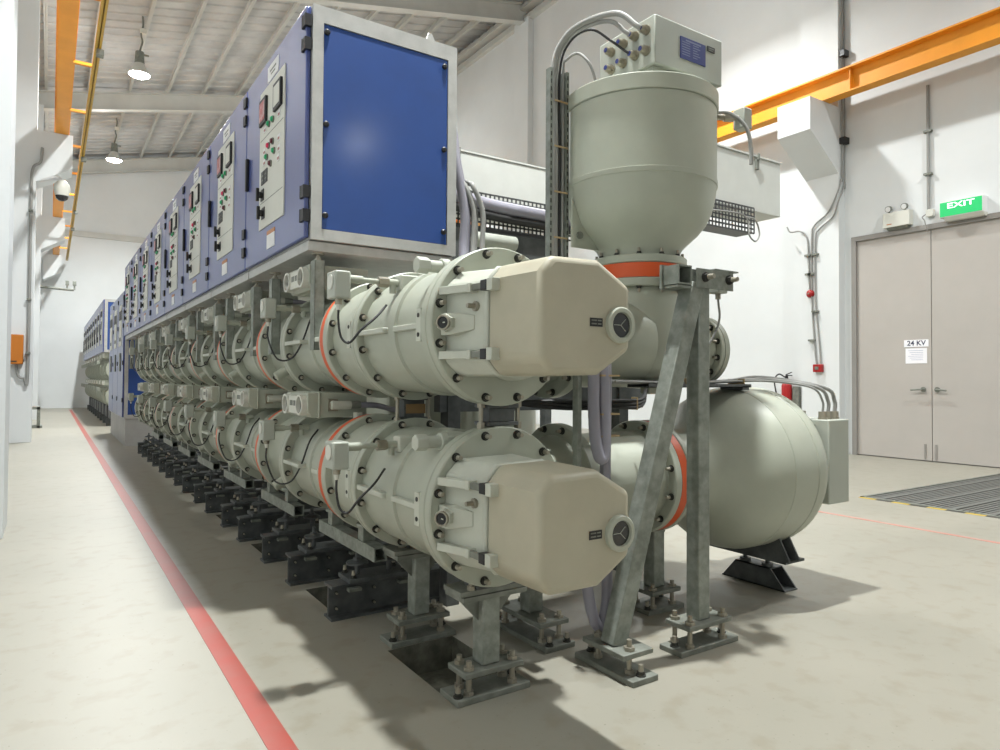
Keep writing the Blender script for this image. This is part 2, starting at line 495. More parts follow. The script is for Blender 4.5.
def drive_box(root, y0, z, x0=1.03):
    """disconnector drive: box with two round windows on the aisle side and a plug on its near face"""
    y1 = y0 + 0.34
    b = MB()
    b.prism([(x0 + 0.02, z - 0.06), (x0 + 0.30, z - 0.06), (x0 + 0.30, z + 0.06), (x0, z + 0.06), (x0, z - 0.03)], 'Y', y0, y1)
    b.box(x0 + 0.05, x0 + 0.058, y0 - 0.012, y1 + 0.012, z - 0.064, z + 0.064)
    d = b.build('drive_box', 'paint', root, bevel=0.004)
    for yy in (y0 + 0.055, y1 - 0.055):
        w = MB()
        w.mat(0).ring((x0, yy, z), (-1, 0, 0), -0.01, 0.028, 0.040, 0.050, 28)
        w.mat(1).cyl((x0 - 0.002, yy, z), (x0 - 0.008, yy, z), 0.041, seg=28)
        w.build('round_window', ['cream', 'glass'], d)
    p = MB(); p.mat(0).box(x0 - 0.02, x0 + 0.005, y0 + 0.10, y1 - 0.10, z - 0.042, z + 0.042)
    p.mat(1)
    for yy in (y0 + 0.118, y0 + 0.176):
        p.box(x0 - 0.0215, x0 - 0.0195, yy, yy + 0.042, z - 0.006, z + 0.02)
    p.build('window_plate', ['cream', 'greyplate'], d)
    g = MB()
    g.mat(0).box(x0 + 0.10, x0 + 0.145, y0 - 0.012, y0, z - 0.03, z + 0.03)
    g.cyl((x0 + 0.122, y0 - 0.03, z), (x0 + 0.122, y0, z), 0.022, seg=16)
    g.mat(1).cyl((x0 + 0.105, y0 - 0.036, z), (x0 + 0.20, y0 - 0.036, z), 0.021, seg=16)
    g.mat(2).cyl((x0 + 0.20, y0 - 0.036, z), (x0 + 0.25, y0 - 0.036, z), 0.018, seg=16)
    g.build('cable_plug', ['brass', 'housing', 'greyplate'], d)
    h = MB().tube([(x0 + 0.25, y0 - 0.036, z), (x0 + 0.34, y0 - 0.03, z - 0.005), (x0 + 0.46, y0 + 0.02, z - 0.03), (x0 + 0.6, y0 + 0.1, z - 0.04)], 0.014)
    h.build('drive_cable', 'hose', d)
    return d

def busbar_unit(label):
    s, z = 3.07, ZU
    t = thing('busbar_section', label, 'busbar', (XB, s + P / 2, z), 'upper busbar tank sections')
    e = s + P - 0.05
    b = MB()
    b.lathe([(s, 0.17), (s, 0.262), (s + 0.03, 0.262), (s + 0.03, 0.228), (s + 0.10, 0.226), (s + 0.22, 0.226), (s + 0.225, 0.236),
             (s + 0.265, 0.236), (s + 0.27, 0.226), (s + 0.56, 0.226)], axisY(z), (0, 1, 0), 56)
    b.lathe([(s + 0.63, 0.25), (s + 0.70, 0.232), (s + 0.72, 0.238), (s + 0.74, 0.232), (s + 0.90, 0.20), (s + 1.0, 0.205), (s + 1.06, 0.215)], axisY(z), (0, 1, 0), 56)
    b.build('tank', 'paint', t)
    flange(t, z, s + 0.56, s + 0.60)
    flange(t, z, s + 0.603, s + 0.64, bolts=0, name='rear_flange')
    flange(t, z, s + 1.055, s + 1.105)
    b = MB(); b.ring(axisY(z), (0, 1, 0), s + 1.105, s + 1.153, 0.18, 0.268, 56)
    b.build('insulator_ring', 'orange', t)
    # ribs and pads on the aisle side
    MB().box(XB - 0.268, XB - 0.215, s + 0.30, s + 0.56, z - 0.010, z + 0.010).build('stiffener', 'housing', t, bevel=0.003)
    MB().box(XB - 0.262, XB - 0.2, s + 0.03, s + 0.12, z - 0.01, z + 0.01).build('stiffener', 'housing', t, bevel=0.003)
    k = MB(); k.cyl((XB - 0.16, s + 0.84, z - 0.13), (XB - 0.235, s + 0.84, z - 0.175), 0.03, 0.026, seg=18)
    k.build('knob', 'paint', t, bevel=0.004)
    v = MB(); v.cyl((XB - 0.03, s + 0.12, z + 0.22), (XB - 0.03, s + 0.12, z + 0.27), 0.025, seg=6); v.cyl((XB + 0.02, s + 0.4, z + 0.22), (XB + 0.02, s + 0.4, z + 0.26), 0.03, seg=16)
    v.build('valve', 'housing', t)
    drive_box(t, 3.225, z + 0.307)
    y = 3.55
    sensor(t, 0.925, y, 1.455, 1.462, 1.13, [(0.925, y - 0.003, 1.30), (0.955, y - 0.06, 1.20), (1.01, y - 0.12, 1.20), (1.05, y - 0.16, 1.28), (1.09, y - 0.17, 1.40), (1.14, y - 0.15, 1.46)])
    return t

def end_unit(label):
    z = ZU
    t = thing('busbar_end_unit', label, 'busbar', (XB, 2.4, z), 'busbar end units with beige covers')
    b = MB()
    b.lathe([(2.04, 0.236), (2.30, 0.236), (2.305, 0.246), (2.36, 0.246), (2.365, 0.238), (2.62, 0.238)], axisY(z), (0, 1, 0), 64)
    b.lathe([(2.68, 0.262), (2.71, 0.250), (2.80, 0.244), (2.97, 0.24)], axisY(z), (0, 1, 0), 64)
    b.build('tank', 'paint', t)
    flange(t, z, 1.96, 1.998, r=0.274, seg=72)
    flange(t, z, 2.004, 2.045, r=0.272, bolts=0, name='rear_flange', seg=72)
    flange(t, z, 2.615, 2.65, seg=64)
    flange(t, z, 2.655, 2.685, bolts=0, name='rear_flange', seg=64)
    flange(t, z, 2.97, 3.02, seg=64)
    b = MB(); b.ring(axisY(z), (0, 1, 0), 3.02, 3.068, 0.18, 0.268, 64)
    b.build('insulator_ring', 'orange', t)
    # metal housing behind the cover, an irregular octagon
    def oct(k, dx=0.0):
        pts = [(-0.172, 0.121), (-0.132, 0.168), (0.042, 0.172), (0.169, 0.10), (0.169, -0.092), (0.045, -0.167), (-0.133, -0.167), (-0.174, -0.122)]
        return [(XB + dx + p[0] * k, z + p[1] * k) for p in pts]
    h = MB()
    def flare(k):
        return [(XB + (p[0] - XB) * (k if p[0] < XB else 1.04), z + (p[1] - z) * 1.04) for p in oct(1.0)]
    h.prism(oct(1.0), 'Y', 1.79, 1.962, flare(1.27))
    h.prism(oct(1.035), 'Y', 1.775, 1.792)
    h.lathe([(1.955, 0.0), (1.955, 0.17), (1.9, 0.16), (1.9, 0.0)], (XB + 0.04, 0, z - 0.02), (0, 1, 0), 40)
    h.build('housing', 'housing', t, bevel=0.008)
    c = MB()
    c.prism(oct(1.0), 'Y', 1.505, 1.772, oct(1.03))
    cv = c.build('cover', 'cover', t, bevel=0.02, bseg=4)
    cv['label'] = 'beige octagonal cover'
    g = MB()
    wx, wz = XB + 0.119, z - 0.018
    g.mat(0).lathe([(0, 0.0), (0, 0.054), (0.014, 0.054), (0.018, 0.050), (0.018, 0.039), (0.006, 0.037), (0.006, 0)], (wx, 1.506, wz), (0, -1, 0), 40)
    g.mat(1).cyl((wx, 1.503, wz), (wx, 1.497, wz), 0.037, seg=40)
    g.mat(2)
    for a in (0.75, -0.75, PI):
        g.bar((wx, 1.4965, wz), (wx + 0.026 * math.cos(a), 1.4965, wz + 0.026 * math.sin(a)), 0.0018, 0.0018, (0, 1, 0))
    g.build('sight_window', ['paint', 'glass', 'boxgrey'], cv)
    n = MB(); n.mat(0).box(XB + 0.005, XB + 0.053, 1.503, 1.506, z - 0.026, z - 0.001)
    n.mat(1)
    for q in range(2):
        n.box(XB + 0.010, XB + 0.030, 1.5025, 1.504, z - 0.010 - 0.010 * q, z - 0.006 - 0.010 * q); n.box(XB + 0.034, XB + 0.048, 1.5025, 1.504, z - 0.010 - 0.010 * q, z - 0.006 - 0.010 * q)
    n.build('nameplate', ['black', 'greyplate'], cv)
    # latches on the aisle side
    for zz in (z + 0.105, z - 0.105):
        l = MB()
        xa = XB - 0.178
        l.mat(0).bar((xa - 0.058, 1.962, zz), (xa - 0.018, 1.83, zz), 0.024, 0.026)
        l.box(xa - 0.034, xa + 0.002, 1.822, 1.842, zz - 0.015, zz + 0.015)
        l.box(xa - 0.028, xa + 0.004, 1.705, 1.735, zz - 0.019, zz + 0.019)
        l.mat(1).box(xa - 0.028, xa - 0.012, 1.768, 1.824, zz - 0.010, zz + 0.010)
        l.mat(2).box(xa - 0.03, xa, 1.735, 1.768, zz - 0.016, zz + 0.016)
        l.build('latch', ['housing', 'greyplate', 'black'], t, bevel=0.002)
    s = MB(); xa = XB - 0.176
    s.mat(0).prism([(xa - 0.065, z - 0.04), (xa + 0.004, z - 0.045), (xa + 0.004, z + 0.035), (xa - 0.065, z + 0.03)], 'Y', 1.905, 1.955)
    s.prism([(xa - 0.065, z - 0.04), (xa + 0.004, z - 0.045), (xa + 0.004, z + 0.035), (xa - 0.065, z + 0.03)], 'Y', 1.905, 1.835, [(xa - 0.012, z - 0.025), (xa + 0.004, z - 0.025), (xa + 0.004, z + 0.02), (xa - 0.012, z + 0.02)])
    dd = V((-0.86, -0.5, 0)); pc = V((xa - 0.05, 1.918, z - 0.003))
    s.cyl(pc, pc + dd * 0.04, 0.030, seg=6)
    s.mat(2).ring(pc, dd, 0.04, 0.05, 0.019, 0.024, 24)
    s.mat(1).cyl(pc + dd * 0.04, pc + dd * 0.046, 0.019, seg=24)
    s.mat(0).box(pc.x + dd.x * 0.0465 - 0.0005, pc.x + dd.x * 0.0465 + 0.0005, pc.y + dd.y * 0.0465 - 0.012, pc.y + dd.y * 0.0465 + 0.012, pc.z - 0.002, pc.z + 0.002)
    s.build('position_indicator', ['housing', 'black', 'bolt'], t, bevel=0.003)
    s = MB(); s.mat(0).cyl((xa, 1.83, z + 0.048), (xa - 0.014, 1.83, z + 0.048), 0.016, seg=12); s.cyl((xa - 0.014, 1.83, z + 0.048), (xa - 0.04, 1.83, z + 0.048), 0.008, seg=10)
    s.build('grounding_stud', 'bolt', t)
    # side stiffeners
    for y0, y1, w in ((2.37, 2.615, 0.262), (2.10, 2.30, 0.255)):
        MB().box(XB - w, XB - 0.22, y0, y1, z - 0.010, z + 0.010).build('stiffener', 'housing', t, bevel=0.003)
    for y0 in (2.047, 2.69):
        p = MB(); p.mat(0).box(XB - 0.268, XB - 0.236, y0, y0 + 0.035, z - 0.055, z + 0.055)
        p.mat(1).cyl((XB - 0.267, y0 + 0.017, z + 0.033), (XB - 0.27, y0 + 0.017, z + 0.033), 0.008, seg=10); p.cyl((XB - 0.267, y0 + 0.017, z - 0.033), (XB - 0.27, y0 + 0.017, z - 0.033), 0.008, seg=10)
        p.build('lug_plate', ['housing', 'nut'], t)
    # capped valves high on the shell
    for y in (2.13,):
        v = MB(); v.cyl((XB - 0.08, y, z + 0.215), (XB - 0.20, y, z + 0.215), 0.022, seg=16); v.cyl((XB - 0.2, y, z + 0.215), (XB - 0.245, y, z + 0.215), 0.03, seg=6); v.cyl((XB - 0.12, y, z + 0.215), (XB - 0.15, y, z + 0.215), 0.031, seg=16)
        v.box(XB - 0.13, XB - 0.02, y - 0.03, y + 0.03, z + 0.19, z + 0.235)
        v.build('valve', 'housing', t, bevel=0.003)
    sensor(t, 0.876, 2.4, 1.441, 1.468, 1.115, [(0.876, 2.4, 1.31), (0.884, 2.39, 1.25), (0.91, 2.375, 1.232), (0.95, 2.365, 1.28), (1.01, 2.37, 1.33), (1.06, 2.39, 1.38)])
    sd = MB(); sd.box(1.11, 1.2, 2.37, 2.43, 1.44, 1.50); sd.build('valve_block', 'housing', t, bevel=0.006)
    return t

eu = end_unit('upper busbar end with beige octagonal cover, level with the cabinet foot')
dup(eu, (0, 0, DZ), 'lower busbar end with beige octagonal cover, just above the floor pedestals')
bu = busbar_unit('upper busbar tank section first behind the upper beige-covered end')
NB = 8
NS = 7
for k in range(NS):
    if k:
        dup(bu, (0, P * k, 0), 'upper busbar tank section %s behind the upper beige-covered end' % ORD[k])
for k in range(NS):
    dup(bu, (0, P * k, DZ), 'lower busbar tank section %s behind the lower beige-covered end' % ORD[k], 'lower busbar tank sections')

# ================================================================== CONTROL CABINETS
CX0, CX1, CZ0, CZ1, CY = 1.0, 1.774, 1.75, 2.853, 3.13
XD = 0.975
def cabinet(label):
    y0, y1 = CY, CY + P
    t = thing('control_cabinet', label, 'cabinet', ((CX0 + CX1) / 2, (y0 + y1) / 2, CZ0), 'blue control cabinets over the busbars')
    MB().box(CX0, CX1, y0 + 0.004, y1 - 0.004, CZ0 + 0.0, CZ1).build('carcass', 'silver', t, bevel=0.003)
    r = MB(); r.box(CX0 - 0.004, CX1, y0 + 0.012, y1 - 0.012, CZ0 - 0.05, CZ0 - 0.004); r.build('base_rail', 'silver', t, bevel=0.003)
    d = MB().box(XD, CX0 - 0.002, y0 + 0.008, y1 - 0.008, CZ0 + 0.008, CZ1 - 0.004).build('door', 'glareblue', t, bevel=0.006)
    for zz in (2.775, 2.665, 1.971, 1.860):
        h = MB(); h.box(XD - 0.012, XD + 0.02, y0 - 0.010, y0 + 0.035, zz - 0.028, zz + 0.028); h.cyl((XD - 0.006, y0 + 0.038, zz - 0.03), (XD - 0.006, y0 + 0.038, zz + 0.03), 0.008, seg=10)
        h.build('hinge', 'black', d)
    h = MB(); h.box(XD - 0.02, XD, y1 - 0.075, y1 - 0.05, 2.215, 2.41); h.build('handle', 'black', d, bevel=0.005)
    n = MB(); n.mat(0).box(XD - 0.003, XD, 3.595, 3.805, 2.715, 2.80); n.mat(1)
    n.box(XD - 0.0035, XD - 0.003, 3.64, 3.76, 2.762, 2.772); n.box(XD - 0.0035, XD - 0.003, 3.66, 3.74, 2.742, 2.75)
    n.build('nameplate', ['white', 'greyplate'], d)
    n = MB(); n.mat(0).box(XD - 0.003, XD, 3.632, 3.785, 1.80, 1.875); n.mat(1).box(XD - 0.003, XD, 3.632, 3.785, 1.875, 1.897)
    n.build('warning_label', ['white', 'tagorange'], d)
    p = MB(); p.mat(0).box(XD - 0.006, XD, 3.462, 3.945, 1.928, 2.70); p.mat(1).box(XD - 0.0068, XD - 0.006, 3.48, 3.925, 2.424, 2.428)
    p.box(XD - 0.0068, XD - 0.006, 3.48, 3.925, 2.07, 2.073)
    p = p.build('control_panel', ['cream', 'greyplate'], t)
    X = XD - 0.006
    def meter(yc, zc, w, h, face):
        m = MB(); m.mat(0).box(X - 0.014, X, yc - w / 2, yc + w / 2, zc - h / 2, zc + h / 2)
        m.mat(1).box(X - 0.016, X - 0.013, yc - w / 2 + 0.016, yc + w / 2 - 0.016, zc - h / 2 + 0.018, zc + h / 2 - 0.018)
        m.build('meter', ['black', face], p, bevel=0.003)
    meter(3.853, 2.575, 0.135, 0.142, 'redface'); meter(3.566, 2.572, 0.138, 0.142, 'cream')
    for yc, zc, mt in ((3.667, 2.477, 'green'), (3.745, 2.476, 'green'), (3.666, 2.359, 'maroon'), (3.745, 2.357, 'pink'), (3.78, 2.304, 'green'), (3.638, 2.301, 'green'), (3.703, 2.25, 'maroon')):
        l = MB(); l.mat(0).ring((X, yc, zc), (-1, 0, 0), 0, 0.008, 0.013, 0.018, 16); l.mat(1).lathe([(0, 0.014), (0.012, 0.014), (0.018, 0.009), (0.019, 0)], (X, yc, zc), (-1, 0, 0), 16)
        l.build('indicator_lamp', ['greyplate', mt], p)
    for yc, zc in ((3.555, 2.347), (3.552, 2.291), (3.56, 2.244), (3.837, 2.349), (3.834, 2.289), (3.556, 2.473), (3.832, 2.471)):
        l = MB(); l.mat(0).box(X - 0.003, X, yc - 0.022, yc + 0.022, zc - 0.017, zc + 0.017); l.mat(1).box(X - 0.0036, X - 0.003, yc - 0.016, yc + 0.016, zc - 0.011, zc + 0.002)
        l.build('tag', ['white', 'tagred'], p)
    l = MB(); l.mat(0)
    for yy in (3.80, 3.865):
        l.box(X - 0.004, X, yy - 0.028, yy + 0.028, 2.172, 2.245)
    l.mat(1)
    for yy in (3.80, 3.865):
        for zz in (2.19, 2.215): l.box(X - 0.005, X - 0.004, yy - 0.018, yy + 0.018, zz, zz + 0.008)
    l.build('engraved_plate', ['black', 'greyplate'], p)
    for yc, zc in ((3.87, 2.115), (3.85, 2.01)):
        l = MB(); l.mat(0).box(X - 0.004, X, yc - 0.032, yc + 0.032, zc - 0.032, zc + 0.032); l.cyl((X, yc, zc), (X - 0.02, yc, zc), 0.018, seg=14)
        l.box(X - 0.036, X - 0.02, yc - 0.009, yc + 0.009, zc - 0.036, zc + 0.036)
        l.build('rotary_switch', ['black'], p, bevel=0.003)
    # hangers down to the busbars
    for yy in (y0 + 0.06, y0 + 0.80):
        l = MB(); l.mat(0)
        l.box(1.035, 1.085, yy - 0.03, yy - 0.025, 1.235, 1.655); l.box(1.035, 1.04, yy - 0.03, yy + 0.03, 1.235, 1.655); l.box(1.08, 1.085, yy - 0.03, yy + 0.03, 1.235, 1.655)
        l.box(1.035, 1.085, yy - 0.03, yy + 0.03, 1.655, 1.662)
        l.mat(1).cyl((1.06, yy, 1.66), (1.06, yy, 1.70), 0.009, seg=10); l.cyl((1.06, yy, 1.662), (1.06, yy, 1.675), 0.017, seg=6); l.cyl((1.06, yy, 1.69), (1.06, yy, 1.70), 0.03, seg=14)
        l.build('hanger', ['galv', 'bolt'], t)
    return t
M['redface'] = pmat('red_meter_face', (206, 84, 92), 0.4, var=0.05, rgb2=(228, 190, 190), scale=26, lo=0.45, hi=0.55)
c0 = cabinet('blue control cabinet with large blue end panel, nearest of the upper row')
for k in range(1, NB):
    dup(c0, (0, P * k, 0), 'blue control cabinet hung over the busbars, %s in the row from the near end' % ORD[k])
# near end of the first cabinet: silver frame, blue panel, knobs
e = MB()
yf = CY - 0.012
for x0, x1, z0, z1 in ((CX0, CX0 + 0.052, CZ0, CZ1 + 0.004), (CX1 - 0.052, CX1, CZ0, CZ1 + 0.004), (CX0 + 0.052, CX1 - 0.052, CZ1 - 0.075, CZ1 + 0.004), (CX0 + 0.052, CX1 - 0.052, CZ0, CZ0 + 0.052)):
    e.box(x0, x1, yf, CY + 0.004, z0, z1)
fr = e.build('end_frame', 'silver', c0)
ep = MB().box(CX0 + 0.054, CX1 - 0.054, yf + 0.004, CY + 0.004, CZ0 + 0.054, CZ1 - 0.077).build('end_panel', 'blue', c0, bevel=0.003)
for x in (1.068, 1.70):
    for zz in (2.738, 2.30, 1.868):
        k = MB(); k.lathe([(0, 0.014), (0.010, 0.014), (0.016, 0.008), (0.017, 0)], (x, yf + 0.004, zz), (0, -1, 0), 14)
        k.build('knob', 'black', ep)
lug = MB(); lug.prism([(1.60, CZ1), (1.66, CZ1), (1.635, CZ1 + 0.05), (1.615, CZ1 + 0.05)], 'Y', CY + 0.01, CY + 0.02)
lug.build('lifting_lug', 'silver', c0)

# ================================================================== TALL CABINET and far row
YT0, YT1 = 12.43, 15.5
t = thing('tall_cabinet', 'tall blue floor cabinet on a pale plinth at the far end of the busbars', 'cabinet', (1.39, (YT0 + YT1) / 2, 0))
MB().box(1.0, CX1 + 0.3, YT0 + 0.02, YT1, 0.44, 2.50).build('carcass', 'silver', t)
MB().box(1.05, CX1 + 0.3, YT0 - 0.018, YT0 + 0.02, 0.50, 2.44).build('end_panel', 'blue', t)
fb = MB(); fb.box(1.0, 1.05, YT0 - 0.02, YT0 + 0.02, 0.44, 2.5); fb.box(1.05, CX1 + 0.3, YT0 - 0.02, YT0 + 0.02, 0.44, 0.50); fb.box(1.05, CX1 + 0.3, YT0 - 0.02, YT0 + 0.02, 2.44, 2.5)
fb.build('end_frame', 'silver', t)
MB().box(1.02, CX1 + 0.28, YT0, YT1, 0.0, 0.44).build('plinth', 'plinth', t)
for i in range(3):
    ya = YT0 + 0.02 + i * 1.017
    d = MB().box(0.975, 0.999, ya + 0.01, ya + 1.0, 0.46, 2.49).build('door', 'glareblue', t)
    for zz in (0.7, 1.3, 1.9, 2.35):
        MB().box(0.965, 0.98, ya + 0.0, ya + 0.05, zz, zz + 0.07).build('hinge', 'black', d)
    q = MB(); q.mat(0).box(0.968, 0.975, ya + 0.3, ya + 0.75, 1.62, 2.3); q.mat(1); q.box(0.96, 0.968, ya + 0.33, ya + 0.5, 2.05, 2.2); q.box(0.96, 0.968, ya + 0.56, ya + 0.72, 2.05, 2.2)
    q.box(0.96, 0.968, ya + 0.45, ya + 0.6, 1.7, 1.76)
    q.build('control_panel', ['cream', 'black'], t)
    q = MB().box(0.962, 0.975, ya + 0.4, ya + 0.6, 1.2, 1.5); q.build('louvre', 'greyplate', t)

FY = 17.55
def far_cab(y0, label):
    t = thing('far_cabinet', label, 'cabinet', (1.39, y0 + P / 2, CZ0), 'blue cabinets of the far row')
    MB().box(CX0, CX1, y0 + 0.004, y0 + P - 0.004, 1.66, 2.85).build('carcass', 'silver', t)
    d = MB().box(XD, CX0, y0 + 0.01, y0 + P - 0.01, 1.67, 2.84).build('door', 'glareblue', t)
    p = MB(); p.mat(0).box(XD - 0.006, XD, y0 + 0.33, y0 + 0.81, 1.86, 2.66); p.mat(1)
    p.box(XD - 0.02, XD - 0.006, y0 + 0.37, y0 + 0.5, 2.48, 2.6); p.box(XD - 0.02, XD - 0.006, y0 + 0.62, y0 + 0.76, 2.48, 2.6); p.box(XD - 0.03, XD - 0.006, y0 + 0.66, y0 + 0.74, 1.95, 2.08)
    p.mat(2).box(XD - 0.012, XD - 0.006, y0 + 0.45, y0 + 0.66, 2.2, 2.38)
    p.build('control_panel', ['cream', 'black', 'greyplate'], t)
    MB().box(XD - 0.015, XD, y0 + P - 0.09, y0 + P - 0.05, 2.1, 2.35).build('handle', 'black', d)
    return t
fc = far_cab(FY, 'far-row blue cabinet with blue end panel, nearest beyond the tall cabinet')
for k in range(1, 9):
    dup(fc, (0, P * k, 0), 'far-row blue cabinet %s from the end nearest the tall cabinet' % ORD[k])
e = MB()
for x0, x1, z0, z1 in ((CX0, CX0 + 0.06, 1.66, 2.85), (CX1 - 0.06, CX1, 1.66, 2.85), (CX0 + 0.06, CX1 - 0.06, 2.79, 2.85), (CX0 + 0.06, CX1 - 0.06, 1.66, 1.72)):
    e.box(x0, x1, FY - 0.014, FY + 0.004, z0, z1)
e.build('end_frame', 'silver', fc)
MB().box(CX0 + 0.06, CX1 - 0.06, FY - 0.01, FY + 0.004, 1.72, 2.79).build('end_panel', 'blue', fc)
def far_bus(y0, z):
    t = thing('far_busbar_section', 'upper far-row busbar section, nearest beyond the tall cabinet', 'busbar', (XB, y0 + P / 2, z), 'upper busbar sections of the far row')
    s = y0
    b = MB(); b.lathe([(s, 0.0), (s, 0.255), (s + 0.05, 0.255), (s + 0.05, 0.226), (s + 0.5, 0.226), (s + 0.7, 0.23), (s + 0.9, 0.2), (s + 1.06, 0.21), (s + P, 0.21), (s + P, 0)], axisY(z), (0, 1, 0), 28)
    b.build('tank', 'paint', t)
    for a in (0.56, 1.05):
        MB().ring(axisY(z), (0, 1, 0), s + a, s + a + 0.07, 0.2, 0.272, 28).build('flange', 'paint', t)
    MB().ring(axisY(z), (0, 1, 0), s + 1.12, s + P - 0.002, 0.2, 0.268, 28).build('insulator_ring', 'orange', t)
    d = MB(); d.mat(0).box(1.03, 1.32, s + 0.16, s + 0.5, z + 0.25, z + 0.37); d.mat(1).box(1.0, 1.03, s + 0.18, s + 0.48, z + 0.265, z + 0.355)
    d.build('drive_box', ['paint', 'cream'], t)
    q = MB(); q.box(0.895, 0.955, s + 0.43, s + 0.53, z + 0.12, z + 0.22); q.cyl((0.95, s + 0.48, z + 0.18), (1.15, s + 0.48, z + 0.18), 0.014, seg=8)
    q.build('pressure_sensor', 'boxgrey', t)
    return t
fb0 = far_bus(FY, ZU)
for k in range(1, 9): dup(fb0, (0, P * k, 0), 'upper far-row busbar section %s from the end nearest the tall cabinet' % ORD[k])
for k in range(0, 9): dup(fb0, (0, P * k, DZ), 'lower far-row busbar section %s from the end nearest the tall cabinet' % ORD[k], 'lower busbar sections of the far row')

# ================================================================== SUPPORTS
def ibeam(y, label, name='floor_beam', x0=1.08, x1=2.55, grp='steel floor beams under the busbars', simple=False):
    t = thing(name, label, 'steel beam', ((x0 + x1) / 2, y, 0), grp)
    b = MB(); w = 0.10; h = 0.158
    b.box(x0, x1, y - w / 2, y + w / 2, 0, 0.012); b.box(x0, x1, y - w / 2, y + w / 2, h - 0.012, h); b.box(x0, x1, y - 0.006, y + 0.006, 0.012, h - 0.012)
    b.build('beam', 'dark', t)
    if not simple:
        for xx in (x0 + 0.035, x0 + 0.22):
            for zz in (0.045, 0.115):
                bolt(t, (xx, y - 0.006, zz), '-Y', s=0.6)
        p = MB(); p.box(1.155, 1.46, y - 0.075, y + 0.075, h + 0.006, h + 0.026)
        p = p.build('clamp_plate', 'dark', t, bevel=0.002)
        for xx in (1.18, 1.43):
            for yy in (y - 0.055, y + 0.055):
                bolt(p, (xx, yy, h + 0.026), 'Z', s=1.0)
            q = MB(); q.box(xx - 0.03, xx + 0.03, y - 0.085, y - 0.05, h - 0.028, h - 0.014); q.build('clamp', 'greyplate', p)
        for xx in (1.22, 1.38):
            q = MB(); q.cyl((xx, y, h + 0.026), (xx, y, h + 0.075), 0.012, seg=12); q.lathe([(h + 0.075, 0.0), (h + 0.075, 0.052), (h + 0.084, 0.052), (h + 0.092, 0.03), (h + 0.096, 0)], (xx, y, 0), (0, 0, 1), 24)
            q.cyl((xx, y, h + 0.092), (xx, y, h + 0.105), 0.02, seg=6); q.cyl((xx, y, h + 0.1), (xx, y, h + 0.135), 0.010, seg=10)
            q.build('levelling_foot', 'dark', t)
    return t
ib = ibeam(3.055, 'dark steel floor beam first behind the front pedestals')
for k in range(1, 15):
    j = k // 2
    dup(ib, (0, P * j + (0.63 if k % 2 else 0), 0), 'dark steel floor beam %s behind the front pedestals, under the lower busbar' % (ORD + ['eleventh', 'twelfth', 'thirteenth', 'fourteenth', 'fifteenth', 'sixteenth'])[k])
def rail(label):
    t = thing('support_rail', label, 'support rail', (1.2, 3.1, 0.31), 'square support rails under the lower busbar')
    MB().hollow((1.205, 2.75, 0.342), (1.205, 3.47, 0.342), 0.06, 0.005).build('hollow_bar', 'galv', t)
    for y in (2.92, 3.32):
        q = MB(); q.box(1.18, 1.24, y - 0.03, y + 0.03, 0.372, 0.455); q.build('post', 'galv', t, bevel=0.002)
        q = MB(); q.lathe([(0.45, 0.0), (0.45, 0.045), (0.462, 0.045), (0.462, 0)], (1.185, y - 0.06, 0), (0, 0, 1), 20); q.build('saddle_disc', 'galv', t)
    return t
rl = rail('square steel rail carrying the lower busbar, nearest the front pedestals')
for k in range(1, NS):
    dup(rl, (0, P * k, 0), 'square steel rail carrying the lower busbar, %s back from the front pedestals' % ORD[k])
for k in range(9):
    fbm = MB(); y = FY + 0.3 + P * k
    fbm.box(1.08, 2.0, y - 0.05, y + 0.05, 0, 0.158); fbm.box(1.15, 1.3, y - 0.2, y + 0.5, 0.16, 0.42)
    tag(fbm.build('far_floor_beam', 'dark'), 'dark steel stand under the far row, %s from the tall cabinet' % ORD[k], 'steel beam', 'dark stands of the far row')

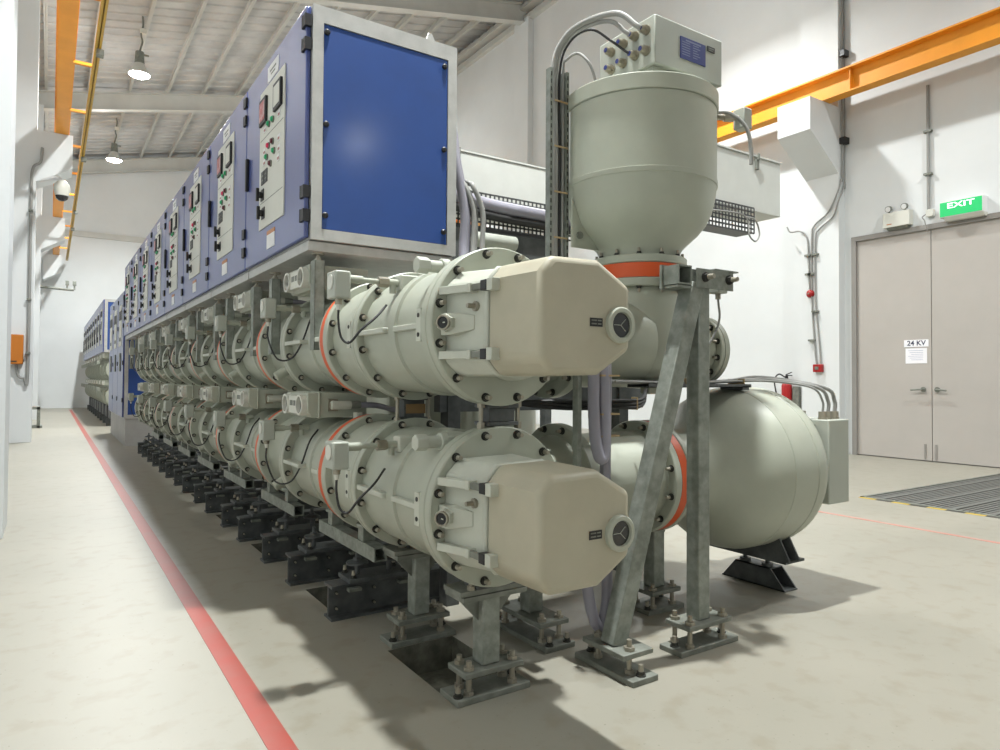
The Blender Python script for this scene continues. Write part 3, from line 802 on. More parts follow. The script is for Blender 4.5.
def pedestal(cx, cy, label, alongx=True, ztop=0.375, lx=0.30, ly=0.125, col=0.072, gap=0.085, grp='steel pedestals', top=True):
    t = thing('pedestal', label, 'pedestal', (cx, cy, 0), grp)
    a, c = (lx / 2, ly / 2) if alongx else (ly / 2, lx / 2)
    bp = MB().box(cx - a, cx + a, cy - c, cy + c, 0.0, 0.022).build('base_plate', 'greyplate', t, bevel=0.003)
    a2, c2 = (a * 0.8, c) if alongx else (a, c * 0.8)
    up = MB().box(cx - a2, cx + a2, cy - c2, cy + c2, gap, gap + 0.02).build('upper_plate', 'greyplate', t, bevel=0.003)
    for sx in (-1, 1):
        for sy in (-1, 1):
            if alongx: p = (cx + sx * (a - 0.018), cy + sy * (c - 0.03)); q = (cx + sx * (a2 - 0.03), cy + sy * (c2 - 0.03))
            else: p = (cx + sx * (a - 0.03), cy + sy * (c - 0.018)); q = (cx + sx * (a2 - 0.03), cy + sy * (c2 - 0.03))
            if sx * sy > 0 or lx > 0.32: bolt(bp, (p[0], p[1], 0.022), 'Z', s=1.1)
            r = MB(); r.cyl((q[0], q[1], 0.022), (q[0], q[1], gap), 0.010, seg=10); r.cyl((q[0], q[1], 0.022), (q[0], q[1], 0.036), 0.019, seg=6); r.cyl((q[0], q[1], gap + 0.02), (q[0], q[1], gap + 0.032), 0.02, seg=6); r.cyl((q[0], q[1], gap + 0.032), (q[0], q[1], gap + 0.05), 0.010, seg=10)
            r.build('anchor_rod', 'bolt', up)
    MB().box(cx - col / 2, cx + col / 2, cy - col / 2, cy + col / 2, gap + 0.02, ztop - 0.028).build('column', 'galv', t, bevel=0.006)
    if top:
        tp = MB(); tp.box(cx - a2 - 0.01, cx + a2 + 0.01, cy - 0.065, cy + 0.065, ztop - 0.03, ztop - 0.013); tp.box(cx - a2 - 0.02, cx + a2 + 0.02, cy - 0.06, cy + 0.06, ztop - 0.011, ztop + 0.006)
        tp.prism([(cx - a2, ztop - 0.03), (cx + a2, ztop - 0.03), (cx + col / 2, ztop - 0.12), (cx - col / 2, ztop - 0.12)], 'Y', cy - 0.006, cy + 0.006)
        tp.build('top_plate', 'greyplate', t)
    return t
p1 = pedestal(1.305, 2.055, 'steel pedestal under the flange of the lower beige-covered end, at the floor pit front')
pedestal(1.33, 2.635, 'steel pedestal at the back edge of the small floor pit', ztop=0.385)
pedestal(1.755, 2.40, 'steel pedestal in shade under the lower beige cover, behind the looped hose', alongx=False, lx=0.41, ly=0.15, ztop=0.43)
pedestal(2.47, 2.37, 'steel pedestal behind the galvanised post, under the orange ring of the horizontal tank', alongx=True, lx=0.24, ly=0.17, ztop=0.43)
# saddles on the two front pedestals and between the busbars
def saddle(x, y, z0, z1, label, w=0.12, plate=True):
    t = thing('busbar_saddle', label, 'bracket', (x, y, z0), 'saddle brackets of the busbars')
    q = MB(); q.box(x - w / 2, x + w / 2, y - 0.045, y + 0.045, z0, z0 + 0.014); q.box(x - w / 2, x + w / 2, y - 0.045, y + 0.045, z1 - 0.014, z1)
    q.box(x - w / 2 + 0.012, x + w / 2 - 0.012, y - 0.035, y + 0.035, z0 + 0.014, z1 - 0.014)
    q.build('block', 'dark', t, bevel=0.002)
    for xx in (x - w / 2 - 0.012, x + w / 2 + 0.012):
        r = MB(); r.cyl((xx, y - 0.02, z0 - 0.01), (xx, y - 0.02, z1 + 0.01), 0.008, seg=10); r.cyl((xx, y - 0.02, z0 - 0.012), (xx, y - 0.02, z0 + 0.012), 0.015, seg=6); r.cyl((xx, y - 0.02, z1 - 0.012), (xx, y - 0.02, z1 + 0.012), 0.015, seg=6)
        r.build('stud', 'bolt', t)
    if plate:
        MB().box(x - w / 2 + 0.015, x + w / 2 - 0.015, y - 0.05, y - 0.0465, (z0 + z1) / 2 - 0.02, (z0 + z1) / 2 + 0.02).build('brown_plate', 'platebrown', t)
    return t
saddle(1.30, 2.665, 0.925, 1.025, 'dark bracket with brown plate between the two busbars')
saddle(1.32, 2.02, 0.94, 1.015, 'dark bracket without plate between the two front flanges', 0.13, plate=False)
saddle(1.33, 2.655, 0.388, 0.44, 'dark bracket with brown plate on the pedestal behind the small pit', 0.14)
saddle(1.305, 2.03, 0.383, 0.43, 'dark saddle bracket on the pedestal at the front of the small pit', 0.16, plate=False)

# --- galvanised post and leaning brace
t = thing('steel_post', 'upright galvanised steel post bolted to the floor beside the vertical tank', 'post', (2.27, 1.93, 0))
PX, PY = 2.27, 1.93
bp = MB().box(2.105, 2.455, PY - 0.06, PY + 0.06, 0, 0.022).build('base_plate', 'greyplate', t, bevel=0.003)
up = MB().box(2.145, 2.405, PY - 0.065, PY + 0.065, 0.095, 0.115).build('upper_plate', 'greyplate', t, bevel=0.003)
for xx in (2.135, 2.425): bolt(bp, (xx, PY + 0.005, 0.022), 'Z', s=1.2)
for xx in (2.175, 2.375):
    for yy in (PY - 0.04, PY + 0.04):
        r = MB(); r.cyl((xx, yy, 0.022), (xx, yy, 0.095), 0.010, seg=10); r.cyl((xx, yy, 0.115), (xx, yy, 0.128), 0.02, seg=6); r.cyl((xx, yy, 0.128), (xx, yy, 0.15), 0.010, seg=10); r.cyl((xx, yy, 0.022), (xx, yy, 0.036), 0.018, seg=6)
        r.build('anchor_rod', 'bolt', up)
MB().box(PX - 0.034, PX + 0.034, PY - 0.034, PY + 0.034, 0.115, 1.56).build('column', 'galv', t, bevel=0.005)
hd = MB(); hd.box(PX - 0.06, PX + 0.17, PY - 0.046, PY - 0.040, 1.485, 1.565); hd.box(PX + 0.05, PX + 0.20, PY - 0.05, PY + 0.05, 1.565, 1.571); hd.box(PX - 0.17, PX - 0.05, PY - 0.04, PY + 0.03, 1.478, 1.488)
hd.hollow((PX - 0.135, PY - 0.05, 1.53), (PX - 0.135, PY + 0.03, 1.53), 0.078, 0.006)
hd.box(PX - 0.10, PX - 0.03, PY - 0.03, PY + 0.03, 1.50, 1.56)
hd.hollow((PX + 0.12, PY - 0.045, 1.525), (PX + 0.12, PY + 0.30, 1.565), 0.06, 0.006)
hd.box(PX - 0.185, PX + 0.04, PY + 0.03, PY + 0.042, 1.475, 1.575)
h_ = hd.build('clamp_head', 'galv', t)
for xx in (PX - 0.01, PX + 0.14): bolt(h_, (xx, PY - 0.046, 1.53), '-Y', s=1.35)
s = MB().box(2.455, 2.515, 1.97, 2.03, 1.49, 1.56).build('pressure_sensor', 'boxgrey', t, bevel=0.005)
q = MB(); q.cyl((2.485, 2.0, 1.49), (2.485, 2.0, 1.465), 0.012, seg=10); q.build('cable_gland', 'brass', s)
MB().tube([(2.485, 2.0, 1.47), (2.49, 2.0, 1.36), (2.45, 2.05, 1.24), (2.38, 2.15, 1.20)], 0.005, seg=8).build('sensor_lead', 'greycable', s)

t = thing('diagonal_brace', 'leaning galvanised steel brace running from the floor up to the post top', 'brace', (1.82, 1.93, 0))
bp = MB().box(1.755, 1.885, 1.785, 2.11, 0, 0.022).build('base_plate', 'greyplate', t, bevel=0.003)
up = MB().box(1.745, 1.895, 1.82, 2.05, 0.085, 0.105).build('upper_plate', 'greyplate', t, bevel=0.003)
for yy in (1.81, 2.085): bolt(bp, (1.82, yy, 0.022), 'Z', s=1.2)
for yy in (1.85, 2.02):
    r = MB(); r.cyl((1.80, yy, 0.022), (1.80, yy, 0.085), 0.010, seg=10); r.cyl((1.80, yy, 0.105), (1.80, yy, 0.119), 0.021, seg=6); r.cyl((1.80, yy, 0.119), (1.80, yy, 0.145), 0.010, seg=10); r.cyl((1.80, yy, 0.022), (1.80, yy, 0.036), 0.018, seg=6)
    r.build('anchor_rod', 'bolt', up)
MB().bar((1.80, 1.935, 0.10), (2.228, 1.925, 1.50), 0.072, 0.072, (1, 0, 0)).build('leaning_bar', 'galv', t, bevel=0.004)

# ================================================================== LOWER (HORIZONTAL) VOLTAGE TRANSFORMER
YV, ZV = 2.36, 0.645
def xflange(root, x0, x1, r, rb, nb, mat='paint', name='flange', y=YV, z=ZV, ri=0.1):
    c = 0.004
    f = MB().lathe([(x0, ri), (x0, r - c), (x0 + c, r), (x1 - c, r), (x1, r - c), (x1, ri)], (0, y, z), (1, 0, 0), 56).build(name, mat, root)
    for i in range(nb):
        a = 2 * PI * (i + 0.5) / nb
        bolt(f, (x0, y - rb * math.cos(a), z + rb * math.sin(a)), '-X')
    return f
t = thing('branch_tube', 'grey-green tube behind the hoses, joining the lower busbar to the horizontal tank', 'pipe', (1.95, YV, ZV))
MB().lathe([(1.52, 0.15), (1.52, 0.2), (1.80, 0.2), (1.83, 0.215), (2.31, 0.215), (2.33, 0.22)], (0, YV, ZV), (1, 0, 0), 56).build('tube', 'paint', t)
xflange(t, 1.84, 1.89, 0.265, 0.245, 12)
xflange(t, 1.55, 1.60, 0.265, 0.245, 0)
xflange(t, 2.325, 2.365, 0.265, 0.243, 12)
t = thing('horizontal_tank', 'grey-green bell-shaped tank lying on its side near the floor', 'tank', (2.85, YV, ZV))
MB().ring((0, YV, ZV), (1, 0, 0), 2.367, 2.412, 0.15, 0.262, 56).build('insulator_ring', 'orange', t)
xflange(t, 2.414, 2.445, 0.265, 0.24, 0)
pr = [(2.44, 0.21), (2.62, 0.212), (2.67, 0.225), (2.71, 0.255), (2.75, 0.30), (2.80, 0.348), (2.86, 0.386), (2.92, 0.408), (2.975, 0.418), (2.978, 0.416), (2.983, 0.42), (3.165, 0.42), (3.168, 0.417), (3.173, 0.422), (3.215, 0.422), (3.25, 0.415), (3.265, 0.40), (3.27, 0)]
MB().lathe(pr, (0, YV, ZV), (1, 0, 0), 80).build('tank_body', 'paint', t)
bx = MB().box(3.31, 3.495, 1.975, 2.72, 0.475, 0.905).build('terminal_box', 'boxgrey', t, bevel=0.006)
q = MB(); q.box(3.265, 3.312, 2.05, 2.66, 0.5, 0.88); q.build('mounting_plate', 'paint', t)
for yy, xx in ((2.0, 3.345), (2.0, 3.395), (2.0, 3.455), (2.12, 3.35)):
    g = MB(); g.cyl((xx, yy + 0.03, 0.905), (xx, yy + 0.03, 0.915), 0.023, seg=14); g.cyl((xx, yy + 0.03, 0.915), (xx, yy + 0.03, 0.945), 0.02, seg=6); g.build('cable_gland', 'brass', bx)
for zz in (0.885,):
    for yy in (1.985, 2.0):
        pass
# foot under the tank end
f = MB()
f.prism([(2.20, 0.27), (2.52, 0.27), (2.58, 0.30), (2.58, 0.31), (2.15, 0.31), (2.15, 0.30)], 'X', 3.06, 3.2)
sd = MB(); sd.prism([(2.06, 0.19), (2.66, 0.19), (2.66, 0.20), (2.60, 0.31), (2.12, 0.31), (2.06, 0.20)], 'X', 3.18, 3.19); sd.box(3.10, 3.26, 2.08, 2.64, 0.178, 0.19)
sd.prism([(2.06, 0.19), (2.66, 0.19), (2.66, 0.20), (2.60, 0.31), (2.12, 0.31), (2.06, 0.20)], 'X', 3.10, 3.11)
sd.build('saddle', 'dark', t)
ft = MB()
for xx in (3.215, 3.315):
    ft.prism([(2.16, 0.0), (2.56, 0.0), (2.47, 0.105), (2.25, 0.105)], 'X', xx, xx + 0.008)
ft.box(3.215, 3.323, 2.25, 2.47, 0.099, 0.105); ft.box(3.215, 3.323, 2.16, 2.56, 0.0, 0.006)
for yy in (2.29, 2.43):
    ft.cyl((3.25, yy, 0.105), (3.25, yy, 0.18), 0.012, seg=10); ft.cyl((3.25, yy, 0.105), (3.25, yy, 0.122), 0.03, seg=14)
ft.build('foot', 'dark', t)
# tray and cables on top of the tank
t = thing('cable_tray', 'flat cable tray with grey cables lying along the horizontal tank top', 'cable tray', (2.8, 2.3, 1.06))
q = MB(); q.box(2.28, 3.02, 2.22, 2.36, 1.068, 1.072); q.box(2.28, 3.02, 2.22, 2.224, 1.068, 1.085); q.box(2.28, 3.02, 2.356, 2.36, 1.068, 1.085)
q.box(2.95, 3.0, 2.22, 2.36, 1.055, 1.075)
q.build('tray', 'tray', t)
for i, (xx, yy, rr) in enumerate(((3.345, 2.03, 0.006), (3.395, 2.03, 0.009), (3.455, 2.03, 0.010))):
    y0 = 2.25 + 0.03 * i
    c = MB().tube([(2.1, y0, 1.095), (2.6, y0, 1.09), (2.95, y0, 1.10), (3.15, y0 - 0.06, 1.12 - 0.01 * (2 - i)), (xx - 0.05, yy + 0.03, 1.07), (xx, yy, 1.0), (xx, yy, 0.94)], rr)
    c.build('grey_cable', 'greycable', t)
for xx in (2.55, 2.98):
    MB().box(xx, xx + 0.008, 2.235, 2.335, 1.083, 1.112).build('cable_tie', 'tie', t)

# ================================================================== UPPER (VERTICAL) VOLTAGE TRANSFORMER
VX, VY = 2.45, 2.455
t = thing('elbow_tank', 'grey-green elbow vessel with a bolted end flange, below the vertical tank', 'tank', (VX, VY, 1.05))
b = MB()
b.lathe([(1.06, 0.0), (1.065, 0.06), (1.085, 0.125), (1.12, 0.175), (1.17, 0.205), (1.23, 0.218), (1.50, 0.218), (1.52, 0.212), (1.545, 0.2)], (VX, VY, 0), (0, 0, 1), 64)
b.build('vessel', 'paint', t)
MB().lathe([(0.0, 0.15), (0.40, 0.15)], (VX, VY, 1.262), (1, 0, 0), 40).build('side_arm', 'paint', t)
MB().lathe([(1.55, 0.2), (1.93, 0.2), (1.96, 0.216), (2.36, 0.216)], (0, VY, ZU), (1, 0, 0), 40).build('busbar_arm', 'paint', t)
xflange(t, 1.86, 1.91, 0.265, 0.245, 12, y=VY, z=ZU)
ff = xflange(t, 2.855, 2.885, 0.182, 0.16, 12, y=VY, z=1.262)
MB().lathe([(2.887, 0.0), (2.887, 0.182), (2.92, 0.182), (2.935, 0.16), (2.935, 0)], (0, VY, 1.262), (1, 0, 0), 48).build('blank_cover', 'paint', t)
b = MB(); b.lathe([(1.545, 0.1), (1.545, 0.228), (1.549, 0.232), (1.581, 0.232), (1.585, 0.228), (1.585, 0.1)], (VX, VY, 0), (0, 0, 1), 64)
f = b.build('flange', 'paint', t)
for i in range(12):
    a = 2 * PI * (i + 0.5) / 12
    bolt(f, (VX + 0.212 * math.cos(a), VY + 0.212 * math.sin(a), 1.545), '-Z', s=0.9)
q = MB().box(VX - 0.05, VX + 0.04, VY - 0.12, VY - 0.06, 1.035, 1.075); q.build('drain_block', 'paint', t, bevel=0.004)

t = thing('vertical_tank', 'tall grey-green dome-bottomed tank standing on an orange joint ring', 'tank', (VX, VY, 1.587))
MB().ring((VX, VY, 0), (0, 0, 1), 1.587, 1.655, 0.12, 0.226, 64).build('insulator_ring', 'orange', t)
b = MB(); b.lathe([(1.657, 0.1), (1.657, 0.228), (1.661, 0.232), (1.691, 0.232), (1.695, 0.228), (1.695, 0.1)], (VX, VY, 0), (0, 0, 1), 64)
f = b.build('flange', 'paint', t)
for i in range(12):
    a = 2 * PI * (i + 0.5) / 12
    bolt(f, (VX + 0.21 * math.cos(a), VY + 0.21 * math.sin(a), 1.695), 'Z', s=0.9)
pr = [(1.69, 0.196), (1.72, 0.198), (1.745, 0.21), (1.775, 0.24), (1.815, 0.285), (1.86, 0.322), (1.92, 0.35), (1.98, 0.364), (2.03, 0.370), (2.037, 0.372), (2.04, 0.376), (2.062, 0.377), (2.064, 0.373), (2.41, 0.373)]
MB().lathe(pr, (VX, VY, 0), (0, 0, 1), 96).build('tank_body', 'paint', t)
MB().lathe([(2.412, 0.0), (2.412, 0.378), (2.416, 0.381), (2.482, 0.381), (2.486, 0.377), (2.486, 0)], (VX, VY, 0), (0, 0, 1), 96).build('lid', 'paint', t)
bx = MB().box(2.243, 2.702, 2.15, 2.52, 2.53, 2.752).build('terminal_box', 'boxgrey', t, bevel=0.006)
MB().box(2.262, 2.69, 2.18, 2.5, 2.484, 2.532).build('box_stand', 'paint', t)
lp = MB(); lp.mat(0).box(2.406, 2.578, 2.146, 2.15, 2.594, 2.695); lp.mat(1)
for i in range(7):
    z = 2.683 - i * 0.0115
    if i == 0: lp.box(2.44, 2.545, 2.1455, 2.1465, z - 0.004, z + 0.003)
    else:
        lp.box(2.416, 2.47, 2.1455, 2.1465, z - 0.002, z + 0.002); lp.box(2.49, 2.49 + 0.03 + 0.01 * (i % 3), 2.1455, 2.1465, z - 0.002, z + 0.002)
lp.build('data_plate', ['blueplate', 'line_ink'], bx)
lp = MB(); lp.mat(0).box(2.592, 2.645, 2.146, 2.15, 2.675, 2.70); lp.mat(1).box(2.60, 2.637, 2.1455, 2.1465, 2.688, 2.693); lp.box(2.60, 2.63, 2.1455, 2.1465, 2.679, 2.683)
lp.build('small_plate', ['black', 'greyplate'], bx)
gl = []
for yy, zz in ((2.20, 2.695), (2.20, 2.60), (2.27, 2.695), (2.27, 2.605), (2.345, 2.69), (2.35, 2.60), (2.43, 2.685), (2.43, 2.60)):
    g = MB(); g.mat(0).cyl((2.243, yy, zz), (2.232, yy, zz), 0.023, seg=16); g.cyl((2.232, yy, zz), (2.215, yy, zz), 0.021, seg=6); g.cyl((2.215, yy, zz), (2.20, yy, zz), 0.018, 0.015, seg=14)
    g.mat(1).cyl((2.2, yy, zz), (2.198, yy, zz), 0.011, seg=12)
    g.build('cable_gland', ['brass', 'blueplate'], bx)
s = MB().box(2.925, 2.99, 2.19, 2.26, 2.395, 2.50).build('pressure_sensor', 'boxgrey', t, bevel=0.006)
q = MB(); q.cyl((2.78, 2.31, 2.45), (2.93, 2.225, 2.45), 0.014, seg=12); q.cyl((2.86, 2.265, 2.45), (2.90, 2.242, 2.45), 0.022, seg=6); q.build('gas_pipe', 'brass', s)
MB().tube([(2.80, 2.29, 2.47), (2.85, 2.22, 2.455), (2.905, 2.165, 2.38), (2.925, 2.15, 2.27), (2.925, 2.15, 2.19)], 0.010, seg=10).build('sensor_lead', 'greycable', s)
# gusset on the left
q = MB(); q.mat(0).prism([(2.08, 1.74), (2.25, 1.74), (2.12, 1.9), (2.08, 1.98)], 'Y', 2.53, 2.54); q.mat(1).cyl((2.125, 2.53, 1.80), (2.125, 2.52, 1.80), 0.018, seg=12)
q.build('gusset', ['paint', 'greyplate'], t)

# vertical cable tray on the left of the tank, with cables that curl up into the terminal box
TX, TY = 2.03, 2.60
t = thing('cable_ladder', 'upright perforated cable tray standing left of the vertical tank', 'cable tray', (TX, TY, 1.44))
q = MB()
for xx in (TX - 0.055, TX + 0.045): q.box(xx, xx + 0.016, TY - 0.03, TY + 0.0, 1.44, 2.60)
q.box(TX - 0.055, TX + 0.061, TY + 0.0, TY + 0.004, 1.44, 2.60)
q.build('tray', 'galv', t)
hl = MB()
for xx in (TX - 0.051, TX + 0.049):
    for i in range(26): hl.box(xx, xx + 0.007, TY - 0.0308, TY - 0.0298, 1.66 + 0.036 * i, 1.68 + 0.036 * i)
tag(hl.build('perforation', 'nut', t), kind='stuff')
for i in range(4):
    MB().box(TX - 0.03, TX + 0.05, TY - 0.036, TY - 0.032, 1.78 + 0.22 * i, 1.788 + 0.22 * i).build('cable_tie', 'tie', t)
ends = [((2.20, 2.20, 2.695), 0.013), ((2.20, 2.27, 2.695), 0.010), ((2.20, 2.27, 2.605), 0.006), ((2.16, 2.44, 2.49), 0.007)]
names = ['thickest grey cable arching from the upright tray into the top gland', 'second grey cable arching from the upright tray into the terminal box', 'thin dark cable slanting from the cable arch to a lower gland', 'thin grey cable bending from the tray down to the tank lid']
for i, ((ex, ey, ez), r) in enumerate(ends):
    x = TX - 0.025 + 0.02 * i
    pts = [(x, TY - 0.05, 1.46), (x, TY - 0.015, 1.62), (x, TY - 0.015, 2.2), (x, TY - 0.015, 2.6)]
    if i < 3: pts += [(x + 0.03, TY - 0.06, 2.74), (x + 0.08, TY - 0.15, 2.795 - 0.012 * i), (ex - 0.05, ey + (0.10 if i == 0 else 0.07), 2.79 - 0.02 * i if i < 2 else 2.68), (ex - 0.012, ey + 0.015, ez + 0.015), (ex + 0.004, ey, ez)]
    else: pts += [(x + 0.01, TY - 0.03, 2.66), (x + 0.05, TY - 0.07, 2.685), (ex - 0.02, ey + 0.03, 2.61), (ex, ey, ez)]
    tag(MB().tube(pts, r).build('tank_cable', 'greycable' if i != 2 else 'cable'), names[i], 'cable', 'cables of the vertical tank')

# ================================================================== hoses and cable runs at the front
hz = [([(1.755, 2.27, 1.34), (1.755, 2.10, 1.33), (1.755, 2.01, 1.22), (1.755, 2.0, 1.0), (1.757, 1.99, 0.87), (1.772, 1.98, 0.80), (1.795, 1.98, 0.83), (1.802, 1.99, 1.0), (1.80, 2.01, 1.22), (1.80, 2.10, 1.33), (1.80, 2.27, 1.34)], 'grey-violet hose looping back up behind the upper beige cover', 0.023),
      ([(1.87, 2.27, 1.34), (1.87, 2.14, 1.32), (1.87, 2.06, 1.2), (1.87, 2.06, 0.7), (1.862, 2.04, 0.36), (1.85, 2.03, 0.21), (1.815, 2.03, 0.135), (1.775, 2.03, 0.20), (1.75, 2.04, 0.34), (1.74, 2.08, 0.50), (1.74, 2.16, 0.57)], 'grey-violet hose hanging in a loop below the lower beige cover', 0.022),
      ([(1.845, 2.27, 1.30), (1.845, 2.10, 1.28), (1.845, 2.03, 1.15), (1.845, 2.03, 0.9), (1.845, 2.03, 0.68), (1.84, 2.08, 0.6), (1.84, 2.17, 0.56)], 'straight grey-violet hose right of the looped ones', 0.018)]
for pts, lb, r in hz:
    tag(MB().tube(pts, r, seg=14).build('hose', 'hose'), lb, 'hose', 'grey-violet hoses at the front')
t = thing('hose_support', 'slim steel upright holding the grey-violet hoses', 'bracket', (1.80, 2.06, 0.5))
MB().box(1.70, 1.72, 2.03, 2.06, 0.45, 1.32).build('upright', 'galv', t)
for zz in (1.115, 0.965, 0.88):
    MB().box(1.776, 1.868, 1.974, 2.05, zz, zz + 0.007).build('cable_tie', 'tie', t)
t = thing('cable_bundle', 'black cable bundle running sideways below the elbow vessel', 'cable', (1.9, 2.2, 1.0))
for i in range(3):
    MB().tube([(1.45, 2.55, 1.13 + 0.01 * i), (1.58, 2.4, 1.02), (1.75, 2.22, 0.985 + 0.014 * i), (2.0, 2.15, 0.985 + 0.014 * i), (2.16, 2.15, 0.99 + 0.014 * i), (2.26, 2.22, 1.06)], 0.008).build('cable', 'cable', t)
for xx in (1.9, 2.12): MB().box(xx, xx + 0.007, 2.135, 2.17, 0.973, 1.028).build('cable_tie', 'tie', t)
t = thing('steel_trestle', 'dark steel frame standing behind the busbars, below the elbow vessel', 'trestle', (2.2, 2.95, 0))
MB().box(1.58, 2.95, 2.92, 2.98, 0.94, 1.06).build('crossbar', 'dark', t)
MB().box(1.58, 2.95, 2.92, 2.98, 1.50, 1.58).build('crossbar', 'dark', t)
for xx in (1.62, 2.75): MB().box(xx, xx + 0.07, 2.91, 2.985, 0.0, 1.58).build('leg', 'dark', t)
# breaker tanks behind the busbars (seen in the dark gaps)
def breaker(y, label):
    t = thing('breaker_tank', label, 'tank', (2.15, y, 0.2), 'breaker tanks behind the busbars')
    MB().lathe([(0.42, 0), (0.42, 0.30), (0.47, 0.34), (1.42, 0.34), (1.48, 0.28), (1.48, 0)], (2.2, y, 0), (0, 0, 1), 40).build('tank_body', 'paint', t)
    for z in (ZL, ZU):
        q = MB().lathe([(1.5, 0.18), (1.95, 0.18)], (0, y, z), (1, 0, 0), 32); q.build('branch', 'paint', t)
        xflange(t, 1.62, 1.67, 0.245, 0.225, 0, y=y, z=z)
    return t
b0 = breaker(3.55, 'upright grey breaker tank in the gap between the busbars, nearest the front')
for k in (1, 2): dup(b0, (0, P * k, 0), 'upright grey breaker tank %s from the front, deep behind the busbars' % ORD[k])

# ================================================================== trunking and trays behind
def trunk(x0, x1, y, z0, z1, label):
    t = thing('cable_trunking', label, 'trunking', ((x0 + x1) / 2, y + 0.15, z0), 'white cable trunkings')
    MB().box(x0, x1, y, y + 0.30, z0, z1).build('duct', 'trunk', t, bevel=0.004)
    MB().box(x0 - 0.006, x1 + 0.006, y - 0.008, y + 0.308, z1, z1 + 0.012).build('cover_lid', 'trunk', t)
    x = x0 + 0.13
    for xx in (x0 + 0.12 + 0.03, x1 - 0.32):
        q = MB(); q.box(xx, xx + 0.03, y - 0.02, y, z1 - 0.10, z1 - 0.02); q.box(xx + 0.004, xx + 0.026, y - 0.03, y - 0.02, z1 - 0.03, z1 + 0.02); q.build('clip', 'greyplate', t, bevel=0.002)
    return t
trunk(2.35, 4.80, 4.40, 2.37, 2.81, 'white cable trunking seen between the cabinet and the vertical tank')
trunk(3.20, 4.785, 3.25, 2.395, 2.815, 'white cable trunking end sticking out right of the vertical tank')
def wire_tray(x0, x1, y, z0, z1, label):
    t = thing('wire_tray', label, 'cable tray', ((x0 + x1) / 2, y, z0), 'perforated trays under the trunking')
    b = MB()
    n = int((x1 - x0) / 0.035)
    b.box(x0, x1, y, y + 0.16, z0, z0 + 0.004)
    m = max(3, int((z1 - z0) / 0.03))
    for j in range(m + 1):
        zz = z0 + (z1 - z0) * j / m
        b.box(x0, x1, y - 0.003, y + 0.001, zz - 0.006, zz + 0.006)
    for i in range(n + 1):
        xx = x0 + (x1 - x0) * i / n
        b.box(xx - 0.006, xx + 0.006, y - 0.003, y + 0.001, z0, z1)
    b.build('mesh_side', 'tray', t)
    return t
wire_tray(3.6, 4.40, 3.21, 2.21, 2.40, 'perforated cable tray hanging below the right trunking end')
tag(MB().tube([(4.28, 3.2, 2.32), (4.36, 3.17, 2.30), (4.41, 3.17, 2.20), (4.36, 3.17, 2.14), (4.29, 3.17, 2.18), (4.29, 3.18, 2.28), (4.2, 3.19, 2.33), (3.8, 3.19, 2.31), (3.5, 3.19, 2.32)], 0.006).build('loose_cable', 'greycable'), 'thin grey cable coiled once at the right perforated tray', 'cable')
wire_tray(1.95, 3.2, 3.9, 2.13, 2.36, 'perforated cable tray under the trunking, left of the vertical tank')
t = thing('cable_duct', 'dark grey cable duct below the perforated tray left of the vertical tank', 'cable duct', (2.6, 3.95, 1.7))
MB().box(1.95, 3.15, 3.88, 4.1, 1.72, 2.10).build('duct', 'dark', t)
MB().lathe([(2.3, 0), (2.3, 0.05), (2.62, 0.05), (2.62, 0)], (0, 3.8, 2.02), (1, 0, 0), 20).build('white_tube', 'boxgrey', t)
for xx in (2.0, 3.0): MB().box(xx, xx + 0.06, 3.95, 4.01, 0.0, 1.72).build('leg', 'dark', t)
for i, (zz, r, mt, lb) in enumerate(((2.27, 0.045, 'hose', 'thick violet-grey hose lying along the tray left of the vertical tank'), (2.20, 0.03, 'cable', 'dark hose below the violet-grey one on the same tray'))):
    tag(MB().tube([(1.95, 3.86, zz + 0.02), (2.15, 3.85, zz + 0.03), (2.5, 3.85, zz), (3.2, 3.85, zz - 0.01)], r, seg=14).build('tray_hose', mt), lb, 'hose')
# cables dropping behind the first cabinet
for i in range(5):
    x = 1.83 + 0.03 * i; y = 3.2 + 0.03 * (i % 2)
    pts = [(1.765, y + 0.06, 2.58 if i < 2 else 2.22), (x - 0.03, y + 0.04, 2.5 if i < 2 else 2.19), (x - 0.02, y, 2.3 if i < 2 else 2.16), (x + 0.03, y - 0.02, 2.02), (x + 0.02, y - 0.03, 1.8), (x - 0.01, y - 0.10, 1.64), (x - 0.01, 2.97, 1.585)]
    tag(MB().tube(pts, 0.024 if i < 2 else 0.014, seg=12).build('cabinet_cable', 'hose' if i < 2 else 'greycable'),
        ['thick violet-grey cable against the first cabinet back edge', 'second thick violet-grey cable beside the first cabinet', 'pale grey cable just right of the thick violet-grey pair', 'middle one of the pale grey cables behind the first cabinet', 'outermost pale grey cable bowing right of the first cabinet'][i], 'cable', 'cables behind the first cabinet')

# ================================================================== crane runways
def crane_beam(x, z0, y0, y1, h, w, label):
    b = MB(); b.box(x - w / 2, x + w / 2, y0, y1, z0, z0 + 0.02); b.box(x - 0.01, x + 0.01, y0, y1, z0 + 0.02, z0 + h - 0.02); b.box(x - w * 0.62, x + w * 0.62, y0, y1, z0 + h - 0.02, z0 + h)
    b.box(x - 0.03, x + 0.03, y0, y1, z0 + h, z0 + h + 0.05)
    t = thing('crane_beam', label, 'crane beam', (x, (y0 + y1) / 2, z0), 'orange crane runway beams')
    b.build('girder', 'crane', t)
    y = math.ceil(y0 / 1.8) * 1.8
    while y < y1:
        MB().box(x - w / 2 + 0.005, x + w / 2 - 0.005, y, y + 0.01, z0 + 0.02, z0 + h - 0.02).build('stiffener', 'crane', t); y += 3.6
    return t
crane_beam(9.72, 5.325, YB, 28.6, 0.36, 0.2, 'orange crane beam along the right wall above the exit')
